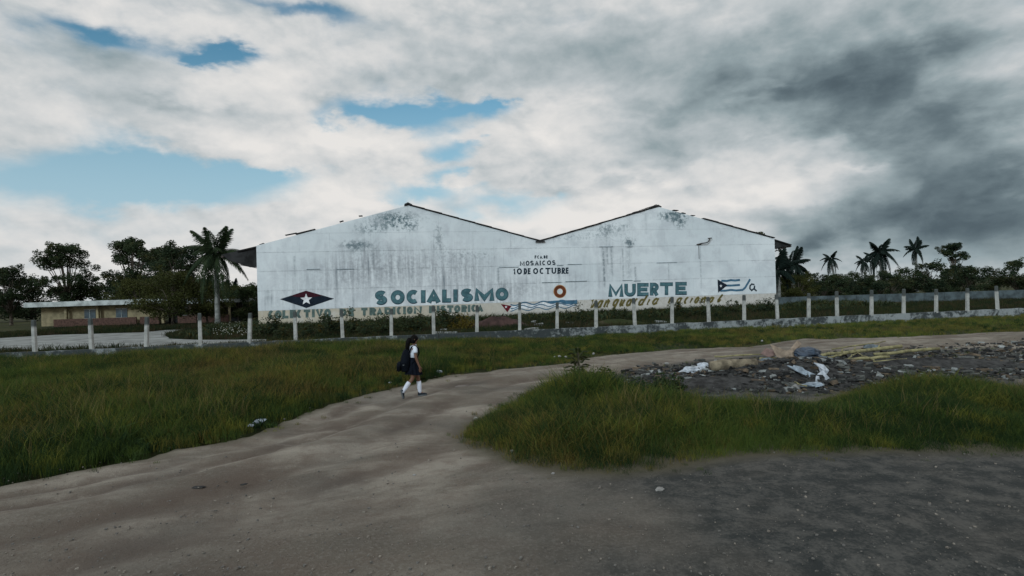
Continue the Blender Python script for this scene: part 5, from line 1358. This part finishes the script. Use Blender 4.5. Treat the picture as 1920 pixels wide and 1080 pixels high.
# litter and stones on the track
for i, (px, py, sx, sz, mt_, nm, lb) in enumerate((
        (824, 699, .20, .10, M_BAGW, 'plastic_bag', 'white plastic bag at the grass edge just right of the walking girl'), (731, 719, .09, .05, M_BAGW, 'litter', 'tiny white scrap at the grass edge left of the walking girl'),
        (1113, 665, .16, .09, M_STONE, 'stone', 'pale stone on the far edge of the track above the young shrub'), (1049, 671, .16, .08, M_STONE, 'stone', 'larger pale stone of the little row left of the young shrub'),
        (1061, 671, .10, .06, M_STONE, 'stone', 'small pale stone at the right end of the little row'), (1040, 671, .08, .05, M_STONE, 'stone', 'small pale stone at the left end of the little row'),
        (1237, 921, .16, .03, M_STONE, 'stone', 'flat pale stone on the dark gravel nearest the viewer'), (961, 851, .10, .05, M_STONE, 'stone', 'pale stone at the lower edge of the grass island'),
        (892, 785, .10, .06, M_STONE, 'stone', 'pale stone at the left tip of the grass island'), (777, 893, .05, .025, M_STONE, 'stone', 'small pale pebble in the middle of the dirt track'),
        (1037, 892, .06, .03, M_STONE, 'stone', 'small pale pebble below the grass island'), (487, 793, .35, .07, M_RAG, 'litter', 'pale crumpled litter at the left grass edge'), (470, 801, .2, .05, M_RAG, 'litter', 'smaller pale litter left of the crumpled one'),
        (1250, 683, .16, .07, M_STONE, 'stone', 'pale stone on the track left of the rubbish'), (1212, 696, .12, .05, M_STONE, 'stone', 'pale stone near the low weedy bush'), (1429, 641, .14, .09, M_STONE, 'stone', 'pale stone in the verge grass at the far right'),
        (1195, 716, .12, .08, M_STONE, 'stone', 'grey stone beside the weedy bush'), (1167, 866, .07, .04, M_STONE, 'stone', 'tiny pale stone in the front grass'), (372, 915, .18, .02, M_DEB, 'litter', 'flat dark clod on the left of the track'), (457, 908, .10, .02, M_DEB, 'litter', 'small dark clod right of the flat clod'))):
    crumple(nm, px, py, sx, sx * .6, sz, mt_, lb, nm.replace('_', ' '), 50 + i, i * .7, -.008, .2)
# loose gravel on the track
r = random.Random(8); mb = MB()
for k in range(2400):
    px = r.uniform(-100, 2000); py = 700 + 400 * r.random() ** .6
    p = gp(px, py)
    if p.y < 3 or p.y > 26: continue
    s_ = .005 + .015 * r.random() ** 4
    mb.box((p.x, p.y, float(.012) + s_ * .25), (s_ * r.uniform(1, 1.8), s_ * r.uniform(.8, 1.4), s_ * .8), rz=r.uniform(0, 3), mi=r.choice((0, 0, 1, 1, 1, 2)), jit=s_ * .2)
Vg = np.array(mb.v); zt_ = terrain_z(Vg[:, 0], Vg[:, 1]); Vg[:, 2] += zt_ - .012; mb.v = [tuple(q) for q in Vg]
tag(mb.build('gravel', [mat('gravel_tan', (.20, .18, .155), .95, .3, 20, 0), mat('gravel_grey', (.13, .125, .115), .95, .3, 20, 0), mat('gravel_pale', (.13, .125, .118), .95, .3, 20, 0)]), None, None, None, 'stuff')


# ------------------------------------------------------------------ the schoolgirl
def skin_obj(name, pts, edges, radii, mt, parent, sub=2, root=0):
    me = bpy.data.meshes.new(name); me.from_pydata(pts, edges, []); me.materials.append(mt); o = link(name, me, parent)
    md = o.modifiers.new('skin', 'SKIN'); md.use_smooth_shade = True
    for i, rr in enumerate(radii):
        me.skin_vertices[0].data[i].radius = rr if hasattr(rr, '__len__') else (rr, rr)
    me.skin_vertices[0].data[root].use_root = True
    sb = o.modifiers.new('sub', 'SUBSURF'); sb.levels = sub; sb.render_levels = sub
    return o


M_SKIN = mat('brown_skin', (.16, .085, .055), .6, .08, 6, 0); M_HAIR = mat('black_hair', (.006, .0055, .0055), .5, .3, 30, .3, 60, spec=.04); M_BLOUSE = mat('white_blouse', (.62, .68, .76), .85, .08, 8, .2, 20)
M_SKIRT = mat('navy_skirt', (.007, .009, .015), .9, .25, 8, .2, 30, spec=.04); M_SOCK = mat('white_sock', (.62, .66, .76), .9, .06, 10, .2, 60); M_SHOE = mat('dark_shoe', (.012, .018, .026), .7, .2, 8, .1, 30, spec=.1); M_PACK = mat('dark_backpack', (.005, .007, .011), .75, .3, 6, .3, 20, spec=.04)
M_SOLE = mat('grey_sole', (.10, .115, .125), .8, .2, 8, .1, 30)
gpos = gp(776, 745); GR = radians(20)
girl = tag(empty('person', (gpos.x, gpos.y, .012), GR), 'schoolgirl with dark ponytail, white blouse, dark skirt and white knee socks walking along the track', 'person')
P_, E_, R_ = [], [], []


def J(p, r, par=None):
    P_.append(p); R_.append(r); i = len(P_) - 1
    if par is not None: E_.append((par, i))
    return i


pel = J((0, 0, .80), (.115, .10)); wst = J((.01, 0, .95), (.095, .08), pel); chs = J((.02, 0, 1.10), (.115, .085), wst); nkb = J((.03, 0, 1.215), .055, chs); nk = J((.04, 0, 1.27), .042, nkb)
jaw = J((.07, 0, 1.33), (.058, .062), nk); hd = J((.055, 0, 1.40), (.078, .085), jaw); crn = J((.045, 0, 1.445), (.065, .07), hd)
nose = J((.158, 0, 1.375), .010, jaw) if False else None
for sg, leg in ((1, ((.03, .075, .72), (.13, .075, .45), (.155, .075, .24), (.165, .075, .085))), (-1, ((-.01, -.08, .70), (-.03, -.085, .45), (-.17, -.085, .30), (-.27, -.085, .16)))):
    a = J(leg[0], .083, pel); k_ = J(leg[1], .050, a); c_ = J(leg[2], .047, k_); n_ = J(leg[3], .030, c_)
    if sg == 1: J((.245, .075, .045), .028, n_)
    else: J((-.275, -.085, .06), .028, n_)
for sg, arm in ((-1, ((.03, -.145, 1.185), (.045, -.185, .95), (.115, -.18, .755), (.135, -.175, .70))), (1, ((.03, .145, 1.185), (-.03, .19, .96), (.0, .195, .77), (.01, .195, .715)))):
    s0 = J(arm[0], .046, chs); e0 = J(arm[1], .034, s0); w0 = J(arm[2], .024, e0); h0 = J(arm[3], (.030, .016), w0)
    for fi in range(4):
        fx = arm[3][0] + (-.024 + fi * .016); l_ = (.055, .068, .062, .048)[fi]
        f1 = J((fx, arm[3][1], arm[3][2] - .035), .0085, h0); J((fx + .012, arm[3][1] - sg * .012, arm[3][2] - .035 - l_), .007, f1)
    t1 = J((arm[3][0] + .038, arm[3][1] - sg * .01, arm[3][2] + .005), .009, w0); J((arm[3][0] + .052, arm[3][1] - sg * .015, arm[3][2] - .035), .008, t1)
skin_obj('body', P_, E_, R_, M_SKIN, girl)
# face details: nose, eyes, mouth, ear
mb = MB(); mb.tube([(.125, 0, 1.40), (.145, 0, 1.37), (.128, 0, 1.362)], [.008, .014, .008], 6)
mb.build('nose', M_SKIN, girl, True)
for s_ in (-1, 1):
    mb = MB(); mb.tube([(.122, s_ * .032, 1.395), (.130, s_ * .032, 1.395)], [.010, .006], 7); mb.build('eye', M_HAIR, girl, True)
    mb = MB(); mb.tube([(.045, s_ * .078, 1.36), (.04, s_ * .092, 1.385), (.045, s_ * .078, 1.405)], [.008, .014, .008], 6); mb.build('ear', M_SKIN, girl, True)
mb = MB(); mb.tube([(.125, -.02, 1.335), (.131, 0, 1.333), (.125, .02, 1.335)], .005, 5); mb.build('mouth', M_DRED, girl)
# hair: cap plus thick ponytail down the back
mb = MB(); V = []; Fc = []
for i in range(9):
    th = i / 8 * radians(118)
    for k in range(16):
        a = 2 * pi * k / 16; front = cos(a); lim = 1.0 if front < .35 else (1 - .42 * (front - .35))
        t_ = th * lim; rr = .104; V.append((.04 + rr * 1.04 * sin(t_) * cos(a), rr * .95 * sin(t_) * sin(a), 1.395 + rr * 1.02 * cos(t_) + (0 if front > 0 else -.012 * i / 2)))
for i in range(8):
    for k in range(16): Fc.append((i * 16 + k, (i + 1) * 16 + k, (i + 1) * 16 + (k + 1) % 16, i * 16 + (k + 1) % 16))
mb.add(V, Fc); mb.build('hair', M_HAIR, girl, True)
skin_obj('ponytail', [(-.03, 0, 1.42), (-.085, 0, 1.37), (-.11, 0, 1.27), (-.13, 0, 1.16), (-.135, 0, 1.08)], [(0, 1), (1, 2), (2, 3), (3, 4)], [.06, .07, .062, .045, .018], M_HAIR, girl)
# blouse with short sleeves and collar
skin_obj('blouse', [(.0, 0, .90), (.01, 0, .98), (.02, 0, 1.10), (.03, 0, 1.19), (.035, 0, 1.235), (.03, -.13, 1.185), (.035, -.178, 1.10), (.038, -.190, 1.06), (.03, .13, 1.185), (.0, .18, 1.10), (-.01, .188, 1.06)],
         [(0, 1), (1, 2), (2, 3), (3, 4), (3, 5), (5, 6), (6, 7), (3, 8), (8, 9), (9, 10)], [(.128, .105), (.122, .10), (.135, .10), (.10, .075), .05, .062, .060, .056, .062, .060, .056], M_BLOUSE, girl, 2, 2)
mb = MB(); mb.tube([(.03 + .062 * cos(k * pi / 6), .062 * sin(k * pi / 6), 1.235 + .012 * cos(k * pi / 6)) for k in range(13)], .016, 6, False); mb.build('collar', M_BLOUSE, girl, True)
# pleated skirt
V = []; Fc = []; nn = 48
for i in range(7):
    f = i / 6; z = .945 - .40 * f; rx = .118 + .085 * f ** .8; ry = .108 + .075 * f ** .8
    for k in range(nn):
        a = 2 * pi * k / nn; pl = 1 + .055 * f * (1 if k % 4 < 2 else -1); V.append((.0 + rx * pl * cos(a) + .015 * f, ry * pl * sin(a), z + .015 * f * sin(2 * a)))
for i in range(6):
    for k in range(nn): Fc.append((i * nn + k, (i + 1) * nn + k, (i + 1) * nn + (k + 1) % nn, i * nn + (k + 1) % nn))
mb = MB(); mb.add(V, Fc); mb.build('skirt', M_SKIRT, girl)
mb = MB(); mb.tube([(.0, 0, .925), (.0, 0, .96)], .124, 20, True, 1, .92); mb.build('waistband', M_SKIRT, girl, True)
for pts in ([(.143, .075, .36), (.152, .075, .28), (.155, .075, .20), (.163, .075, .12), (.167, .075, .07)], [(-.115, -.085, .375), (-.16, -.085, .315), (-.20, -.085, .255), (-.245, -.085, .195), (-.272, -.085, .14)]):
    mb = MB(); mb.tube(pts, [.053, .057, .053, .043, .040], 12); mb.build('sock', M_SOCK, girl, True)


def shoe(M4, nm='shoe'):
    V = []; Fc = []; secs = ((-.055, .026, .075), (-.035, .036, .08), (.0, .036, .075), (.05, .036, .055), (.10, .042, .045), (.14, .038, .036), (.165, .022, .025))
    n = 12
    for (x, w, h) in secs:
        for k in range(n):
            a = 2 * pi * k / n; V.append((x, w * cos(a), max(0.0, h * .5 + h * .55 * sin(a))))
    for i in range(len(secs) - 1):
        for k in range(n): Fc.append((i * n + k, i * n + (k + 1) % n, (i + 1) * n + (k + 1) % n, (i + 1) * n + k))
    Fc.append(tuple(range(n))[::-1]); Fc.append(tuple(range((len(secs) - 1) * n, len(secs) * n)))
    mb = MB(); mb.add([M4 @ Vector(v) for v in V], Fc); s = mb.build(nm, M_SHOE, girl, True)
    ol = [(x, w * 1.04) for (x, w, h) in secs]; pl = ol + [(x, -w) for x, w in ol[::-1]]; n2 = len(pl)
    vv = [M4 @ Vector((x, y, -.016)) for x, y in pl] + [M4 @ Vector((x, y, .012)) for x, y in pl]
    mb = MB(); mb.add(vv, [tuple(range(n2))[::-1], tuple(range(n2, 2 * n2))] + [(i, (i + 1) % n2, n2 + (i + 1) % n2, n2 + i) for i in range(n2)]); mb.build('sole', M_SOLE, s)


shoe(Matrix.Translation((.172, .075, .016)))
shoe(Matrix.Translation((-.305, -.085, .15)) @ Matrix.Rotation(radians(78), 4, 'Y'))

# backpack: a thing carried by the girl
pk = tag(empty('backpack', (gpos.x + .055 * cos(GR), gpos.y + .055 * sin(GR), .012), GR), 'large dark backpack hanging low on the back of the walking schoolgirl', 'backpack')
V = []; Fc = []; n = 20
prof_ = ((.625, .05, .02), (.63, .12, .06), (.67, .15, .095), (.78, .16, .115), (.92, .155, .105), (1.04, .14, .085), (1.12, .115, .065), (1.155, .06, .03))
for (z, wy, wx) in prof_:
    for k in range(n):
        a = 2 * pi * k / n; sx_ = abs(cos(a)) ** .6 * (1 if cos(a) > 0 else -1); sy_ = abs(sin(a)) ** .6 * (1 if sin(a) > 0 else -1)
        V.append((-.205 - (1.15 - z) * .12 + wx * sx_, wy * sy_, z))
for i in range(len(prof_) - 1):
    for k in range(n): Fc.append((i * n + k, i * n + (k + 1) % n, (i + 1) * n + (k + 1) % n, (i + 1) * n + k))
Fc.append(tuple(range(n))[::-1]); Fc.append(tuple(range((len(prof_) - 1) * n, len(prof_) * n)))
mb = MB(); mb.add(V, Fc); mb.build('pack_body', M_PACK, pk, True)
V = []; Fc = []
for (z, wy, wx) in ((.64, .07, .02), (.66, .11, .05), (.76, .12, .06), (.84, .115, .05), (.87, .08, .02)):
    for k in range(n):
        a = 2 * pi * k / n; V.append((-.34 - (1.15 - z) * .12 + wx * cos(a), wy * sin(a), z))
for i in range(4):
    for k in range(n): Fc.append((i * n + k, i * n + (k + 1) % n, (i + 1) * n + (k + 1) % n, (i + 1) * n + k))
Fc.append(tuple(range(n))[::-1]); Fc.append(tuple(range(4 * n, 5 * n)))
mb = MB(); mb.add(V, Fc); mb.build('front_pocket', M_PACK, pk, True)
mb = MB(); mb.box((-.30, -.15, .80), (.05, .012, .018)); mb.build('buckle', M_SOLE, pk)
for s_ in (-1, 1):
    mb = MB(); mb.tube([(-.15, s_ * .09, 1.08), (-.09, s_ * .10, 1.215), (-.01, s_ * .105, 1.245), (.075, s_ * .10, 1.16), (.085, s_ * .10, 1.05), (.02, s_ * .125, .93), (-.10, s_ * .13, .82)], .017, 6, True); mb.build('shoulder_strap', M_PACK, pk, True)
mb = MB(); mb.tube([(-.20, -.03, 1.14), (-.215, -.02, 1.19), (-.215, .02, 1.19), (-.20, .03, 1.14)], .008, 6); mb.build('carry_handle', M_PACK, pk, True)
